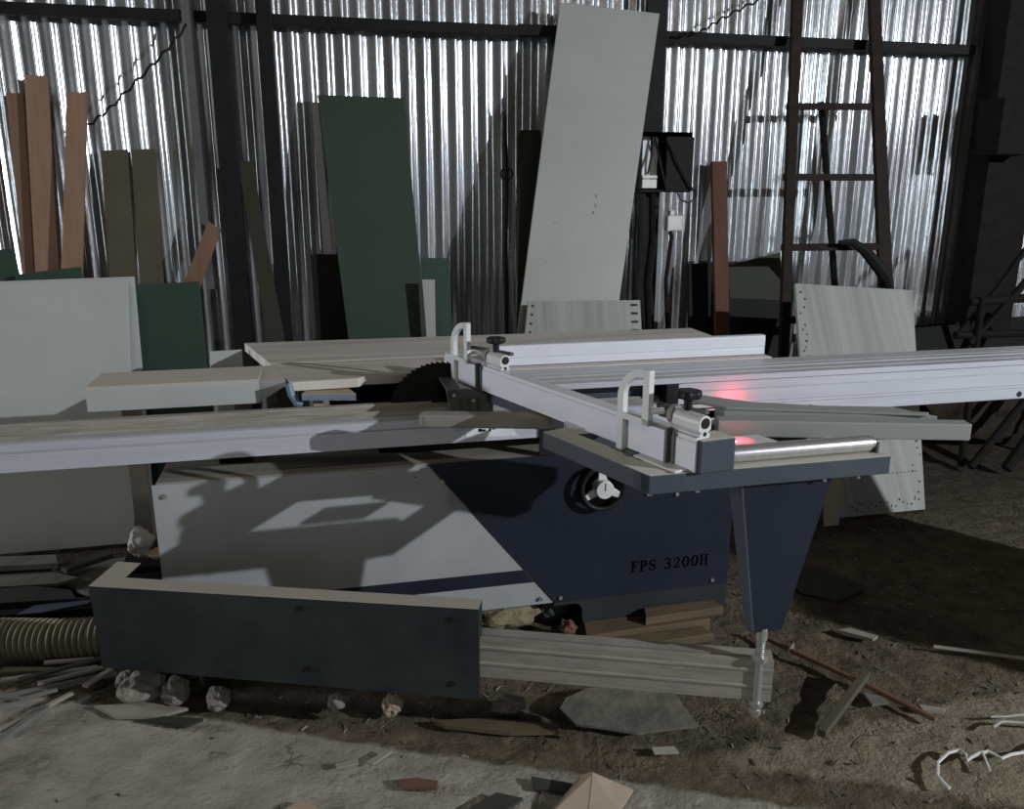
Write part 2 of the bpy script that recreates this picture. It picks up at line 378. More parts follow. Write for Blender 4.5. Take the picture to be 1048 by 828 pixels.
# ------------------------------------------------------------------ leaning boards
LEAN = {
    'plank_a': [(-1.451, 4.671, 1.967), (-1.373, 4.671, 1.969), (-1.366, 4.15, 0.0), (-1.373, 4.15, 0.0)],
    'plank_b': [(-1.348, 4.637, 2.046), (-1.249, 4.638, 2.049), (-1.23, 4.08, 0.0), (-1.348, 4.08, 0.0)],
    'plank_s': [(-1.284, 4.622, 1.808), (-1.253, 4.622, 1.809), (-1.24, 4.2, 0.0), (-1.282, 4.2, 0.0)],
    'plank_c': [(-1.146, 4.537, 1.964), (-1.055, 4.537, 1.967), (-1.203, 3.98, 0.0), (-1.292, 3.98, 0.0)],
    'olive_a': [(-1.052, 4.654, 1.702), (-0.928, 4.656, 1.709), (-0.907, 4.2, 0.0), (-1.03, 4.2, 0.0)],
    'olive_b': [(-0.91, 4.656, 1.709), (-0.798, 4.657, 1.715), (-0.784, 4.2, 0.0), (-0.896, 4.2, 0.0)],
    'green_low': [(-0.871, 4.208, 1.073), (-0.581, 4.21, 1.08), (-0.533, 3.85, 0.0), (-0.838, 3.85, 0.0)],
    'green_far': [(-1.468, 4.22, 1.245), (-1.372, 4.22, 1.244), (-1.215, 3.875, 0.0), (-1.531, 3.875, 0.0)],
    'green_far2': [(-1.351, 4.13, 1.137), (-1.081, 4.138, 1.166), (-1.026, 3.82, 0.0), (-1.408, 3.82, 0.0)],
    'olive_strip_c': [(-0.39, 4.558, 1.653), (-0.318, 4.558, 1.653), (-0.123, 4.3, 0.0), (-0.226, 4.3, 0.0)],
    'green_tall': [(0.029, 4.582, 1.986), (0.471, 4.581, 1.982), (0.546, 3.97, 0.0), (0.166, 3.97, 0.0)],
    'pale_slat': [(-0.003, 4.656, 1.954), (0.032, 4.656, 1.955), (0.102, 4.38, 0.0), (0.039, 4.38, 0.0)],
    'dark_low': [(-0.052, 4.463, 1.185), (0.088, 4.463, 1.183), (0.189, 4.2, 0.0), (-0.037, 4.2, 0.0)],
    'green_right': [(0.527, 4.471, 1.155), (0.682, 4.47, 1.153), (0.655, 4.15, 0.0), (0.545, 4.15, 0.0)],
    'pale_sliver': [(0.497, 4.196, 1.067), (0.562, 4.196, 1.065), (0.515, 3.9, 0.0), (0.525, 3.9, 0.0)],
    'olive_strip': [(1.128, 4.668, 1.838), (1.241, 4.668, 1.839), (1.072, 4.3, 0.0), (1.007, 4.3, 0.0)],
    'white_tall': [(1.313, 4.536, 2.475), (1.87, 4.528, 2.442), (1.354, 3.92, 0.0), (0.826, 3.92, 0.0)],
    'worn_low': [(1.022, 4.05, 0.96), (1.628, 4.046, 0.948), (1.605, 3.75, 0.0), (0.846, 3.75, 0.0)],
    'rust_plank': [(2.278, 4.62, 1.678), (2.372, 4.62, 1.679), (2.307, 4.2, 0.0), (2.224, 4.2, 0.0)],
    'dark_panel_a': [(2.164, 4.621, 1.082), (2.403, 4.622, 1.09), (2.37, 4.35, 0.0), (2.102, 4.35, 0.0)],
    'dark_panel_b': [(2.419, 4.613, 1.066), (2.778, 4.628, 1.142), (2.774, 4.4, 0.0), (2.458, 4.4, 0.0)],
    'dark_panel_c': [(2.384, 4.52, 0.882), (2.743, 4.515, 0.86), (2.74, 4.3, 0.0), (2.378, 4.3, 0.0)],
    'worn_right': [(2.383, 3.805, 1.042), (3.066, 3.776, 0.993), (2.804, 3.18, 0.0), (2.181, 3.18, 0.0)],
    'diag_plank': [(-0.554, 4.529, 1.357), (-0.496, 4.525, 1.307), (-1.06, 4.42, 0.0), (-1.18, 4.42, 0.0)],
}
def quad_n(q):
    tl, tr, br, bl = [V(p) for p in q]
    n = (tr - tl).cross(bl - tl); n.normalize()
    return n if n.y > 0 else -n           # pointing towards the wall
def lean(key, name, m, th, label, cat, group=None, bevel=0.002, extra=None):
    q = LEAN[key]; n = quad_n(q)
    b = MB(); b.prism(q, n * th)
    if extra: extra(b, q, n)
    o = b.build(name, [M[m], M['scuff'] if key == 'white_tall' else M['groove']], bevel=bevel)
    return tag(o, label, cat, group)
WP = 'orange plywood planks leaning on the wall'
lean('plank_a', 'wooden_plank', 'wood_dk', 0.02, 'orange plywood plank leaning at far left of the wall, leftmost of three', 'plank', WP)
lean('plank_b', 'wooden_plank', 'wood', 0.02, 'tallest orange plywood plank leaning on the wall at far left', 'plank', WP)
lean('plank_s', 'wooden_plank', 'wood_dk', 0.015, 'narrow reddish plywood strip peeking out between two wide orange planks', 'plank', WP)
lean('plank_c', 'wooden_plank', 'wood', 0.02, 'orange plywood plank tilting to the right, nearest the olive boards', 'plank', WP)
OB = 'olive brown boards leaning on the wall'
def side_dark(b, q, n): pass
lean('olive_a', 'olive_board', 'olive', 0.03, 'olive brown board leaning on the wall, left of the two', 'board', OB)
lean('olive_b', 'olive_board', 'olive', 0.03, 'olive brown board leaning on the wall, right of the two', 'board', OB)
lean('green_low', 'green_board', 'green_dk', 0.018, 'low dark green board standing right of the big white panel', 'board')
lean('green_far', 'green_board', 'green_dk', 0.018, 'dark green board at left edge behind the big white panel', 'board')
lean('green_far2', 'green_board', 'green_dk', 0.018, 'dark green board top showing just above the big white panel', 'board')
lean('olive_strip_c', 'olive_board', 'olive_dk', 0.018, 'dark olive strip leaning between two dark steel posts', 'board')
lean('green_tall', 'green_board', 'green', 0.018, 'tall wide green board leaning on the corrugated wall', 'board')
lean('pale_slat', 'thin_strip', 'laminate', 0.012, 'thin pale strip behind the left edge of the tall green board', 'strip')
lean('dark_low', 'black_board', 'panel_blk', 0.018, 'low black board standing left of the tall green board', 'board')
lean('green_right', 'green_board', 'green_dk', 0.018, 'low dark green board standing right of the tall green board', 'board')
lean('pale_sliver', 'thin_strip', 'laminate2', 0.010, 'pale whitish strip in front of the low green board right of the tall one', 'strip')
lean('olive_strip', 'olive_board', 'olive_dk', 0.018, 'dark olive strip half hidden behind the tallest white board', 'board')
def wt_edge(b, q, n):
    tl, tr, br, bl = [V(p) for p in q]; rr = random.Random(9)
    for i in range(16):
        p = bl + (tl - bl) * rr.uniform(0.46, 0.60) + (br - bl) * rr.uniform(0.12, 0.9)
        b.obox(p - n * 0.0004, (br - bl) * rr.uniform(.004, .03), -n * 0.0002, (tl - bl) * rr.uniform(.0006, .0022), 1)
    for (u_, t) in ((0.62, 0.595), (0.63, 0.575), (0.615, 0.56)):
        p = bl + (tl - bl) * t + (br - bl) * u_
        b.obox(p - n * 0.0004, (br - bl) * 0.022, -n * 0.0002, (tl - bl) * 0.006, 1)
lean('white_tall', 'white_board', 'laminate2', 0.018, 'tallest white laminate board leaning on the wall across the steel rail', 'board', extra=wt_edge)
def ticks_low(b, q, n):
    tl, tr, br, bl = [V(p) for p in q]
    for i in range(5):
        t = 0.02 + i * 0.045
        p = tr + (br - tr) * t + (tl - tr) * 0.03
        b.obox(p - n * 0.0012, (tl - tr) * 0.06, -n * 0.0005, (br - tr) * 0.012, 1)
        p = tl + (bl - tl) * t + (tr - tl) * 0.03
        b.obox(p - n * 0.0012, (tr - tl) * 0.02, -n * 0.0005, (bl - tl) * 0.012, 1)
lean('worn_low', 'worn_board', 'worn', 0.02, 'low worn whitish board standing in front of the tallest white board', 'board', extra=ticks_low)
lean('rust_plank', 'brown_plank', 'rust_wood', 0.03, 'narrow rust brown plank standing upright left of the ladder', 'plank')
lean('dark_panel_a', 'black_board', 'panel_blk', 0.02, 'black board standing just left of the rust brown plank', 'board')
lean('dark_panel_b', 'olive_board', 'olive_dk', 0.02, 'dark olive panel between the rust brown plank and the ladder', 'board')
lean('dark_panel_c', 'black_board', 'panel_blk', 0.02, 'black board in front of the dark olive panel by the ladder', 'board')
lean('diag_plank', 'wooden_plank', 'wood_dk', 0.02, 'short brown offcut leaning diagonally against a dark steel post', 'plank')
def dots_right(b, q, n):
    tl, tr, br, bl = [V(p) for p in q]
    rr = random.Random(5)
    for i in range(26):
        t = 0.03 + i * 0.037
        for s in ((0.025, 0.055) if i < 12 else ()):
            if rr.random() < 0.7:
                p = tl + (bl - tl) * (t + rr.uniform(-.01, .01)) + (tr - tl) * (s + rr.uniform(-.008, .008))
                b.obox(p - n * 0.0006, (tr - tl) * rr.uniform(.008, .02), -n * 0.0008, (bl - tl) * 0.008, 1)
        if i > 12:
            p = tr + (br - tr) * (t + rr.uniform(-.01, .01)) + (tl - tr) * rr.uniform(0.01, 0.08)
            b.obox(p - n * 0.0006, (tl - tr) * rr.uniform(.008, .02), -n * 0.0008, (br - tr) * 0.007, 1)
    for i in range(18):
        p = bl + (br - bl) * (0.35 + i * 0.035) + (tl - bl) * (0.015 + rr.uniform(0, .03))
        b.obox(p - n * 0.0006, (br - bl) * rr.uniform(.006, .016), -n * 0.0008, (tl - bl) * 0.007, 1)
        p = bl + (br - bl) * (0.35 + i * 0.035) + (tl - bl) * 0.155
        b.obox(p - n * 0.0006, (br - bl) * 0.016, -n * 0.0008, (tl - bl) * 0.003, 1)
lean('worn_right', 'worn_board', 'worn', 0.018, 'worn whitish board with dotted edges leaning below the ladder at right', 'board', extra=dots_right)

# big white panels at left
q = [(-1.60, 3.949, 1.116), (-0.844, 3.95, 1.121), (-0.87, 3.62, 0.0), (-1.64, 3.62, 0.0)]
b = MB(); n = quad_n(q); b.prism(q, n * 0.018)
tag(b.build('white_board', M['laminate'], bevel=0.002), 'big white panel standing at left, front one of two', 'board', 'white panels at left')
q = [(-1.55, 4.026, 1.115), (-0.835, 4.032, 1.126), (-0.798, 3.72, 0.0), (-1.6, 3.72, 0.0)]
b = MB(); n = quad_n(q); b.prism(q, n * 0.018)
tag(b.build('white_board', M['laminate'], bevel=0.002), 'white panel just behind the big front one, only its right edge showing', 'board', 'white panels at left')

# ------------------------------------------------------------------ ladder
lad = empty('ladder', (2.8, 3.9, 0), 'rusty steel ladder leaning on the corrugated wall at right', 'ladder')
n = quad_n([(2.714, 4.688, 2.789), (3.188, 4.696, 2.818), (3.13, 3.9, 0.0), (2.422, 3.9, 0.0)])
for q in ([(2.714, 4.62, 2.789), (2.777, 4.62, 2.793), (2.473, 3.9, 0.0), (2.422, 3.9, 0.0)],
          [(3.188, 4.62, 2.818), (3.254, 4.62, 2.822), (3.224, 3.9, 0.0), (3.13, 3.9, 0.0)]):
    b = MB(); b.prism(q, n * 0.03); b.build('side_rail', M['rust'], lad, lad, bevel=0.002)
for (a, c, r_) in (((2.63, 4.435, 1.972), (3.245, 4.435, 1.985), 0.018), ((2.585, 4.335, 1.583), (3.25, 4.335, 1.585), 0.019),
                   ((2.545, 4.225, 1.198), (3.24, 4.225, 1.194), 0.02), ((2.51, 4.12, 0.80), (3.22, 4.12, 0.80), 0.02), ((2.47, 4.01, 0.42), (3.21, 4.01, 0.42), 0.02)):
    b = MB(); b.obox(V(a) - V((0, 0.02, r_)), V(c) - V(a), (0, 0.04, 0), (0, 0, 2 * r_)); b.build('rung', M['rust'], lad, lad, bevel=0.002)
b = MB(); b.tube([(2.955, 4.61, 2.02), (3.01, 4.45, 1.2), (3.06, 4.3, 0.4), (3.07, 4.22, 0.02)], 0.02, 6)
tag(b.build('steel_bar', M['rust_dk'], smooth=True), 'dark steel bar leaning on the wall behind the ladder rungs', 'bar')
b = MB(); b.tube([(2.85, 4.15, 1.225), (2.93, 4.14, 1.228), (3.0, 4.12, 1.18), (3.08, 4.11, 1.10), (3.15, 4.10, 1.02), (3.19, 4.10, 0.93)], [0.012, 0.022, 0.03, 0.036, 0.036, 0.02], 8)
tag(b.build('curved_bar', M['steel_dk'], smooth=True), 'black curved bar hanging over the lowest visible ladder rung', 'bar')

# ------------------------------------------------------------------ rusty box on the right post, pipes
b = MB(); b.box(3.885, 4.16, 4.22, 4.41, 1.715, 2.03)
tag(b.build('steel_box', M['rust_dk'], bevel=0.004), 'rusty steel box fixed to the wide dark post at right edge', 'box')
rack = empty('pipe_trestle', (3.6, 3.7, 0), 'dark rusty pipe trestle standing at right edge under the rusty box', 'trestle')
for pts, r_ in (([(3.45, 3.62, 0.02), (3.92, 3.72, 0.45), (4.35, 3.8, 0.95)], 0.022), ([(3.62, 3.55, 0.02), (3.98, 3.62, 0.42), (4.4, 3.7, 0.9)], 0.03),
                ([(3.36, 3.75, 0.74), (3.6, 3.78, 0.98), (3.95, 3.82, 1.42)], 0.016), ([(3.42, 3.72, 0.70), (3.68, 3.74, 0.95), (4.1, 3.78, 1.4)], 0.02),
                ([(3.40, 3.74, 0.925), (4.2, 3.74, 0.95)], 0.024), ([(3.34, 3.74, 0.745), (4.2, 3.74, 0.74)], 0.022), ([(3.46, 3.70, 0.0), (3.46, 3.72, 0.95)], 0.02), ([(4.12, 3.74, 0.0), (4.12, 3.74, 1.4)], 0.022)):
    b = MB(); b.tube(pts, r_, 10); b.build('pipe', M['rust_dk'], rack, rack, smooth=True)
b = MB(); b.prism([(3.16, 4.45, 0.66), (4.75, 4.45, 0.72), (4.75, 4.15, 0), (3.16, 4.15, 0)], (0, 0.02, 0))  # black sheet added where the lower wall lies unlit
tag(b.build('black_board', M['panel_blk']), 'black sheet added for the unlit wall behind the pipe trestle', 'board')

# ------------------------------------------------------------------ electrical box with its cables
eb = empty('electrical_box', (1.9, 4.45, 1.5), 'open grey electrical box with white inside on the wall behind the tallest board', 'electrical box')
b = MB(); b.box(1.755, 2.065, 4.45, 4.462, 1.80, 1.825); b.box(1.755, 2.065, 4.45, 4.56, 1.80, 1.825); b.box(1.755, 1.772, 4.45, 4.56, 1.505, 1.80)
b.box(1.755, 2.065, 4.545, 4.56, 1.505, 1.81); b.box(1.755, 2.065, 4.45, 4.56, 1.50, 1.515)
b.build('box_body', M['steel_dk'], eb, eb, bevel=0.002)
b = MB(); b.box(1.772, 1.895, 4.535, 4.545, 1.53, 1.80); b.build('inner_panel', M['paper'], eb, eb)
b = MB(); b.box(1.912, 2.072, 4.438, 4.448, 1.505, 1.80); b.build('door', M['steel_dk'], eb, eb, bevel=0.002)
b = MB(); b.box(1.775, 1.862, 4.445, 4.50, 1.522, 1.57, 0); b.box(1.775, 1.862, 4.443, 4.47, 1.575, 1.592, 0)
b.build('meter', M['white_pl'], eb, eb, bevel=0.003)
for pts in ([(1.85, 4.52, 1.80), (1.845, 4.5, 1.70), (1.82, 4.48, 1.60)], [(1.86, 4.5, 1.79), (1.88, 4.45, 1.66), (1.91, 4.42, 1.52)], [(1.90, 4.43, 1.79), (1.97, 4.42, 1.66), (2.05, 4.42, 1.54), (2.08, 4.42, 1.50)],
            [(1.98, 4.43, 1.50), (2.0, 4.42, 1.46), (2.05, 4.42, 1.44), (2.09, 4.42, 1.47), (2.085, 4.42, 1.52)]):
    b = MB(); b.tube(pts, 0.006, 6); b.build('cable', M['black'], eb, eb, smooth=True)
b = MB(); b.box(1.955, 2.045, 4.48, 4.53, 1.285, 1.37); b.box(1.97, 2.0, 4.49, 4.53, 1.37, 1.40)
tag(b.build('junction_box', M['white_pl'], bevel=0.006), 'small white junction box below the open electrical box', 'junction box')
for i, (x, m, lb) in enumerate(((1.80, 'black', 'black cable bundle hanging below the open electrical box, at its left'), (1.86, 'rust_dk', 'dark red cable hanging below the middle of the open electrical box'), (1.98, 'rust', 'thin brown cable running down from the small white junction box'))):
    b = MB(); b.tube([(x, 4.5, 1.495 if i < 2 else 1.28), (x + .01, 4.5, 1.25), (x - .012, 4.5, 1.0), (x + .02, 4.52, 0.7), (x, 4.55, 0.0)], 0.02 if i < 2 else 0.013, 8)
    tag(b.build('cable', M[m], smooth=True), lb, 'cable')

# twisted wires high on the wall
def wire(pts, label, m='steel_dk'):
    b = MB(); P = [V(p) for p in pts]; out = []
    for i in range(len(P) - 1):
        for k in range(8):
            t = k / 8; p = P[i].lerp(P[i + 1], t); a = (i * 8 + k) * 1.7
            out.append(p + V((0, 0.006 * math.cos(a), 0.010 * math.sin(a))))
    b.tube(out, 0.006, 6); return tag(b.build('twisted_wire', M[m], smooth=True), label, 'wire')
wire([(-1.09, 4.55, 1.80), (-0.975, 4.55, 1.885), (-0.827, 4.55, 2.025), (-0.68, 4.55, 2.166), (-0.56, 4.55, 2.30)], 'twisted dark wire slanting up the wall above the olive boards')
wire([(1.99, 4.56, 2.335), (2.14, 4.56, 2.37), (2.258, 4.56, 2.44), (2.42, 4.56, 2.52), (2.6, 4.56, 2.60)], 'twisted dark wire at top of the wall right of the tallest board')

b = MB(); b.tube([(1.03, 4.66, 1.93), (1.04, 4.64, 1.6), (1.035, 4.64, 1.2), (1.04, 4.63, 0.7), (1.05, 4.62, 0.0)], 0.012, 8)
b.tube([(1.04 + 0.035 * math.cos(k * .6), 4.635, 1.60 + 0.03 * math.sin(k * .6)) for k in range(12)], 0.005, 6)
tag(b.build('cable', M['black'], smooth=True), 'black cable with a small loop hanging down the wall left of the dark olive strip', 'cable')

# ------------------------------------------------------------------ PANEL SAW
saw = empty('panel_saw', (0.4, 2.8, 0), 'large sliding table panel saw with navy and white cabinet on the dirt floor', 'panel saw')
YC = 2.45
# cabinet body
cb = MB()
cb.box(-0.515, 1.36, YC + 0.004, 3.25, 0.128, 0.66)
cb.box(-0.42, 0.80, 2.80, 3.20, 0.0, 0.128)
cabinet = cb.build('cabinet', M['beige_metal'], saw, saw, bevel=0.003)
b = MB(); b.prism([(-0.525, YC, 0.655), (0.29, YC, 0.655), (0.71, YC, 0.128), (-0.525, YC, 0.128)], (0, 0.0045, 0))
tag(b.build('white_panel', M['white_paint'], cabinet, saw), 'white painted left front panel')
b = MB(); b.prism([(-0.525, YC - 0.001, 0.262), (0.603, YC - 0.001, 0.262), (0.642, YC - 0.001, 0.213), (-0.525, YC - 0.001, 0.213)], (0, 0.001, 0))
tag(b.build('stripe', M['navy'], cabinet, saw), 'navy stripe across the white panel')
b = MB(); b.prism([(0.293, YC - 0.004, 0.660), (1.36, YC - 0.004, 0.660), (1.36, YC - 0.004, 0.131), (0.735, YC - 0.004, 0.131), (0.714, YC - 0.004, 0.131)], (0, 0.009, 0))
tag(b.build('navy_panel', M['navy'], cabinet, saw), 'navy painted right front panel')
# bottom skirt with a rounded cut-out
pts = [(0.715, YC, 0.128), (1.36, YC, 0.128), (1.36, YC, 0.012), (0.822, YC, 0.012), (0.816, YC, 0.07)]
for k in range(5):
    a = math.radians(k * 22.5); pts.append((0.786 + 0.03 * math.cos(a), YC, 0.085 + 0.03 * math.sin(a)))
pts.append((0.715, YC, 0.115))
b = MB(); b.prism(pts, (0, 0.006, 0)); b.build('skirt', M['navy_skirt'], cabinet, saw)
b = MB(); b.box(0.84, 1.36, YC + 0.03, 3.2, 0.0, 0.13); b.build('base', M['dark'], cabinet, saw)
for (x, z) in ((0.735, 0.146), (1.146, 0.49), (1.04, 0.50), (0.665, 0.150), (0.335, 0.600), (0.255, 0.615), (-0.49, 0.62), (1.3, 0.15)):
    b = MB(); b.cyl((x, YC - 0.010, z), (x, YC, z), 0.007, n=10); b.build('bolt', M['zinc'], cabinet, saw)
# lettering FPS 3200H, serif capitals, on the navy panel
def glyphs():
    G = {}
    slab = lambda x0, x1, y0, y1: [(x0, y0), (x1, y0), (x1, y1), (x0, y1)]
    G['F'] = [slab(.18, .42, 0, 1), slab(.04, .92, .9, 1), slab(.42, .66, .46, .55), slab(.62, .70, .34, .68), [(.80, .9), (.92, .9), (.92, .64)], slab(.04, .58, 0, .08)]
    def arc(cx, cy, rx, ry, a0, a1, n, wf):
        P = []; W = []
        for i in range(n + 1):
            a = math.radians(a0 + (a1 - a0) * i / n)
            P.append((cx + rx * math.cos(a), cy + ry * math.sin(a))); W.append(wf(a))
        return P, W
    def ribbon(P, W):
        l, r = stroke(P, W); return [[l[i], l[i + 1], r[i + 1], r[i]] for i in range(len(l) - 1)]
    tk = lambda a: 0.09 + 0.15 * abs(math.cos(a))
    G['P'] = [slab(.18, .42, 0, 1), slab(.04, .55, .92, 1), slab(.04, .58, 0, .08)] + ribbon(*arc(.5, .72, .32, .235, 90, -90, 12, tk)) + [slab(.4, .52, .44, .53), slab(.4, .52, .91, 1)]
    def sp(P, W, n=6):
        out = []; w = []
        for i in range(len(P) - 1):
            p0 = P[max(i - 1, 0)]; p1 = P[i]; p2 = P[i + 1]; p3 = P[min(i + 2, len(P) - 1)]
            for k in range(n):
                t = k / n
                f = lambda a, b_, c, d: 0.5 * (2 * b_ + (c - a) * t + (2 * a - 5 * b_ + 4 * c - d) * t * t + (3 * b_ - a - 3 * c + d) * t ** 3)
                out.append((f(p0[0], p1[0], p2[0], p3[0]), f(p0[1], p1[1], p2[1], p3[1]))); w.append(W[i] + (W[i + 1] - W[i]) * t)
        out.append(P[-1]); w.append(W[-1]); return out, w
    G['S'] = ribbon(*sp([(.80, .70), (.68, .92), (.45, .955), (.22, .83), (.25, .63), (.5, .52), (.76, .38), (.78, .16), (.52, .045), (.28, .08), (.15, .30)], [.05, .09, .09, .17, .2, .24, .2, .17, .09, .09, .05])) + [slab(.77, .84, .66, .98), slab(.11, .18, .02, .34)]
    G['3'] = ribbon(*sp([(.2, .76), (.3, .93), (.5, .955), (.74, .84), (.70, .62), (.45, .53)], [.16, .12, .09, .2, .18, .07])) + ribbon(*sp([(.42, .53), (.70, .47), (.80, .26), (.66, .08), (.42, .045), (.22, .10), (.16, .24)], [.07, .16, .22, .16, .09, .12, .17]))
    G['2'] = ribbon(*sp([(.2, .74), (.3, .92), (.5, .955), (.76, .82), (.70, .60), (.46, .36), (.2, .1)], [.18, .13, .09, .21, .2, .12, .06])) + [slab(.14, .80, 0, .15), [(.74, .12), (.86, .12), (.88, .34), (.80, .34)]]
    G['0'] = ribbon(*arc(.5, .5, .32, .455, 0, 360, 28, lambda a: 0.09 + 0.16 * abs(math.cos(a))))
    G['H'] = [slab(.12, .34, 0, 1), slab(.68, .90, 0, 1), slab(.34, .68, .45, .54), slab(0, .46, 0, .08), slab(0, .46, .92, 1), slab(.56, 1.02, 0, .08), slab(.56, 1.02, .92, 1)]
    return G
G = glyphs()
x = 0.987; zb = 0.2115; hh = 0.0415; wch = 0.0343
for word in ('FPS', '3200H'):
    b = MB()
    for ch in word:
        for k, poly in enumerate(G[ch]):
            dy = YC - 0.0046 - 0.00004 * (k % 7)
            b.prism([(x + p[0] * wch * (0.92 if ch != 'H' else 0.95), dy, zb + p[1] * hh) for p in poly], (0, 0.0005, 0))
        x += wch * (1.0 if ch != 'F' else 0.93)
    x += 0.022
    tag(b.build('lettering', M['text'], cabinet, saw), 'black serif lettering ' + word)

# handwheel in its round recess
hwc = V((0.866, YC - 0.040, 0.5465))
hw = MB(); ring = []
for k in range(44):
    a = 2 * math.pi * k / 44; ring.append(hwc + V((0.0735 * math.cos(a), 0, 0.0735 * math.sin(a))))
hw.tube(ring, 0.0085, 10, closed=True)
wheel = hw.build('handwheel', M['black'], saw, saw, smooth=True, angle=80)
b = MB(); b.cyl((0.871, YC - 0.012, 0.541), (0.871, YC - 0.004, 0.541), 0.080, n=40); b.build('recess_plate', M['dark'], wheel, saw)
b = MB(); b.cyl(hwc + V((0, -0.022, 0.0)), hwc + V((0, 0.03, 0)), 0.031, n=32); tag(b.build('hub_dial', M['casting'], wheel, saw, bevel=0.003), 'round white dial in the hub')
b = MB(); b.obox(hwc + V((-0.0015, -0.0235, -0.002)), (0.003, 0, 0), (0, 0.001, 0), (0, 0, 0.026)); b.build('dial_pointer', M['groove'], wheel, saw)
for ang in (209, 333, 95):
    a = math.radians(ang); d = V((math.cos(a), 0, math.sin(a))); s_ = V((-math.sin(a), 0, math.cos(a)))
    b = MB(); b.prism([hwc + d * 0.024 - s_ * 0.016, hwc + d * 0.072 - s_ * 0.0095, hwc + d * 0.072 + s_ * 0.0095, hwc + d * 0.024 + s_ * 0.016], (0, 0.012, 0)); b.build('spoke', M['casting'], wheel, saw, bevel=0.003)

# rail carrying the sliding table (profile swept along X)
def sweep(prof, x0, x1): # prof = [(y,z)]
    b = MB(); b.prism([(x0, p[0], p[1]) for p in prof], (x1 - x0, 0, 0)); return b
rail = sweep([(2.448, 0.725), (2.448, 0.779), (2.454, 0.779), (2.454, 0.785), (2.448, 0.785), (2.448, 0.807), (2.456, 0.811), (2.50, 0.811),
              (2.50, 0.722), (2.64, 0.722), (2.64, 0.66), (2.48, 0.66), (2.48, 0.725)][:9] + [(2.50, 0.725)], -1.75, 1.36)
railo = rail.build('slide_rail', M['alu'], saw, saw)
tb = sweep([(2.50, 0.725), (2.50, 0.815), (2.515, 0.826), (2.53, 0.815), (2.565, 0.812), (2.575, 0.832), (2.60, 0.832), (2.61, 0.80), (2.64, 0.80), (2.64, 0.725)], -1.75, 1.36)
tag(tb.build('rail_track', M['rail_top'], railo, saw), 'dusty track on top of the rail')
for x in (-0.35, 0.15, 0.75, 1.2):
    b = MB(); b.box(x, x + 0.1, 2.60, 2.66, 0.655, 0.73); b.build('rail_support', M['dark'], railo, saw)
b = MB(); b.box(0.655, 0.72, 2.4405, 2.448, 0.665, 0.80); b.build('dark_block', M['black'], railo, saw)  # black plate standing in for the frame's shadow on the rail
# lit patch of the rail front painted white, with its black marks
b = MB(); b.prism([(0.415, 2.4475, 0.742), (0.585, 2.4475, 0.735), (0.56, 2.4475, 0.772), (0.415, 2.4475, 0.776)], (0, -0.001, 0), 0)
for (x, z, w, h) in ((0.455, 0.757, 0.012, 0.010), (0.468, 0.758, 0.01, 0.006), (0.49, 0.756, 0.006, 0.012), (0.50, 0.762, 0.01, 0.004)):
    b.obox((x, 2.4455, z), (w, 0, 0), (0, 0.001, 0), (0.001, 0, h), 1)
b.build('lit_patch', [M['paper'], M['text']], railo, saw)

# sliding table
st = [(2.452, 0.749), (2.448, 0.752), (2.448, 0.790), (2.455, 0.793), (2.455, 0.800), (2.448, 0.803), (2.448, 0.846), (2.453, 0.846), (2.453, 0.850),
      (2.448, 0.850), (2.448, 0.877), (2.451, 0.877), (2.451, 0.880), (2.448, 0.880), (2.448, 0.898), (2.490, 0.898), (2.490, 0.890), (2.500, 0.890), (2.500, 0.898),
      (2.548, 0.898), (2.548, 0.882), (2.562, 0.882), (2.562, 0.898), (2.600, 0.898), (2.600, 0.893), (2.606, 0.893), (2.606, 0.898), (2.690, 0.898), (2.690, 0.749)]
slab = [(2.450, 0.878), (2.448, 0.880), (2.448, 0.898), (2.490, 0.898), (2.490, 0.890), (2.500, 0.890), (2.500, 0.898), (2.548, 0.898), (2.548, 0.884), (2.562, 0.884), (2.562, 0.898),
        (2.600, 0.898), (2.600, 0.893), (2.606, 0.893), (2.606, 0.898), (2.690, 0.898), (2.690, 0.878)]
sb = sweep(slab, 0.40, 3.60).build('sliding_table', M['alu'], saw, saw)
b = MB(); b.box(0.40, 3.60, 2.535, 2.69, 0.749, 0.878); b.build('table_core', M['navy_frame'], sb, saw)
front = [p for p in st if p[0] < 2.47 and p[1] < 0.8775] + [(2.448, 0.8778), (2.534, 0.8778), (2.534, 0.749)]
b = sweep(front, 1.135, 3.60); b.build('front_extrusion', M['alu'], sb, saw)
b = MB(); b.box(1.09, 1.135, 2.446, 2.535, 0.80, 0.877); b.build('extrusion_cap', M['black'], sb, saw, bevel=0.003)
for x in (1.63, 2.50, 3.3):
    b = MB(); b.cyl((x, 2.4465, 0.768), (x, 2.449, 0.768), 0.011, n=12); b.build('bolt_hole', M['groove'], sb, saw)
b = MB(); b.box(0.385, 0.40, 2.45, 2.69, 0.745, 0.905); b.build('end_cap', M['bracket'], sb, saw, bevel=0.003)

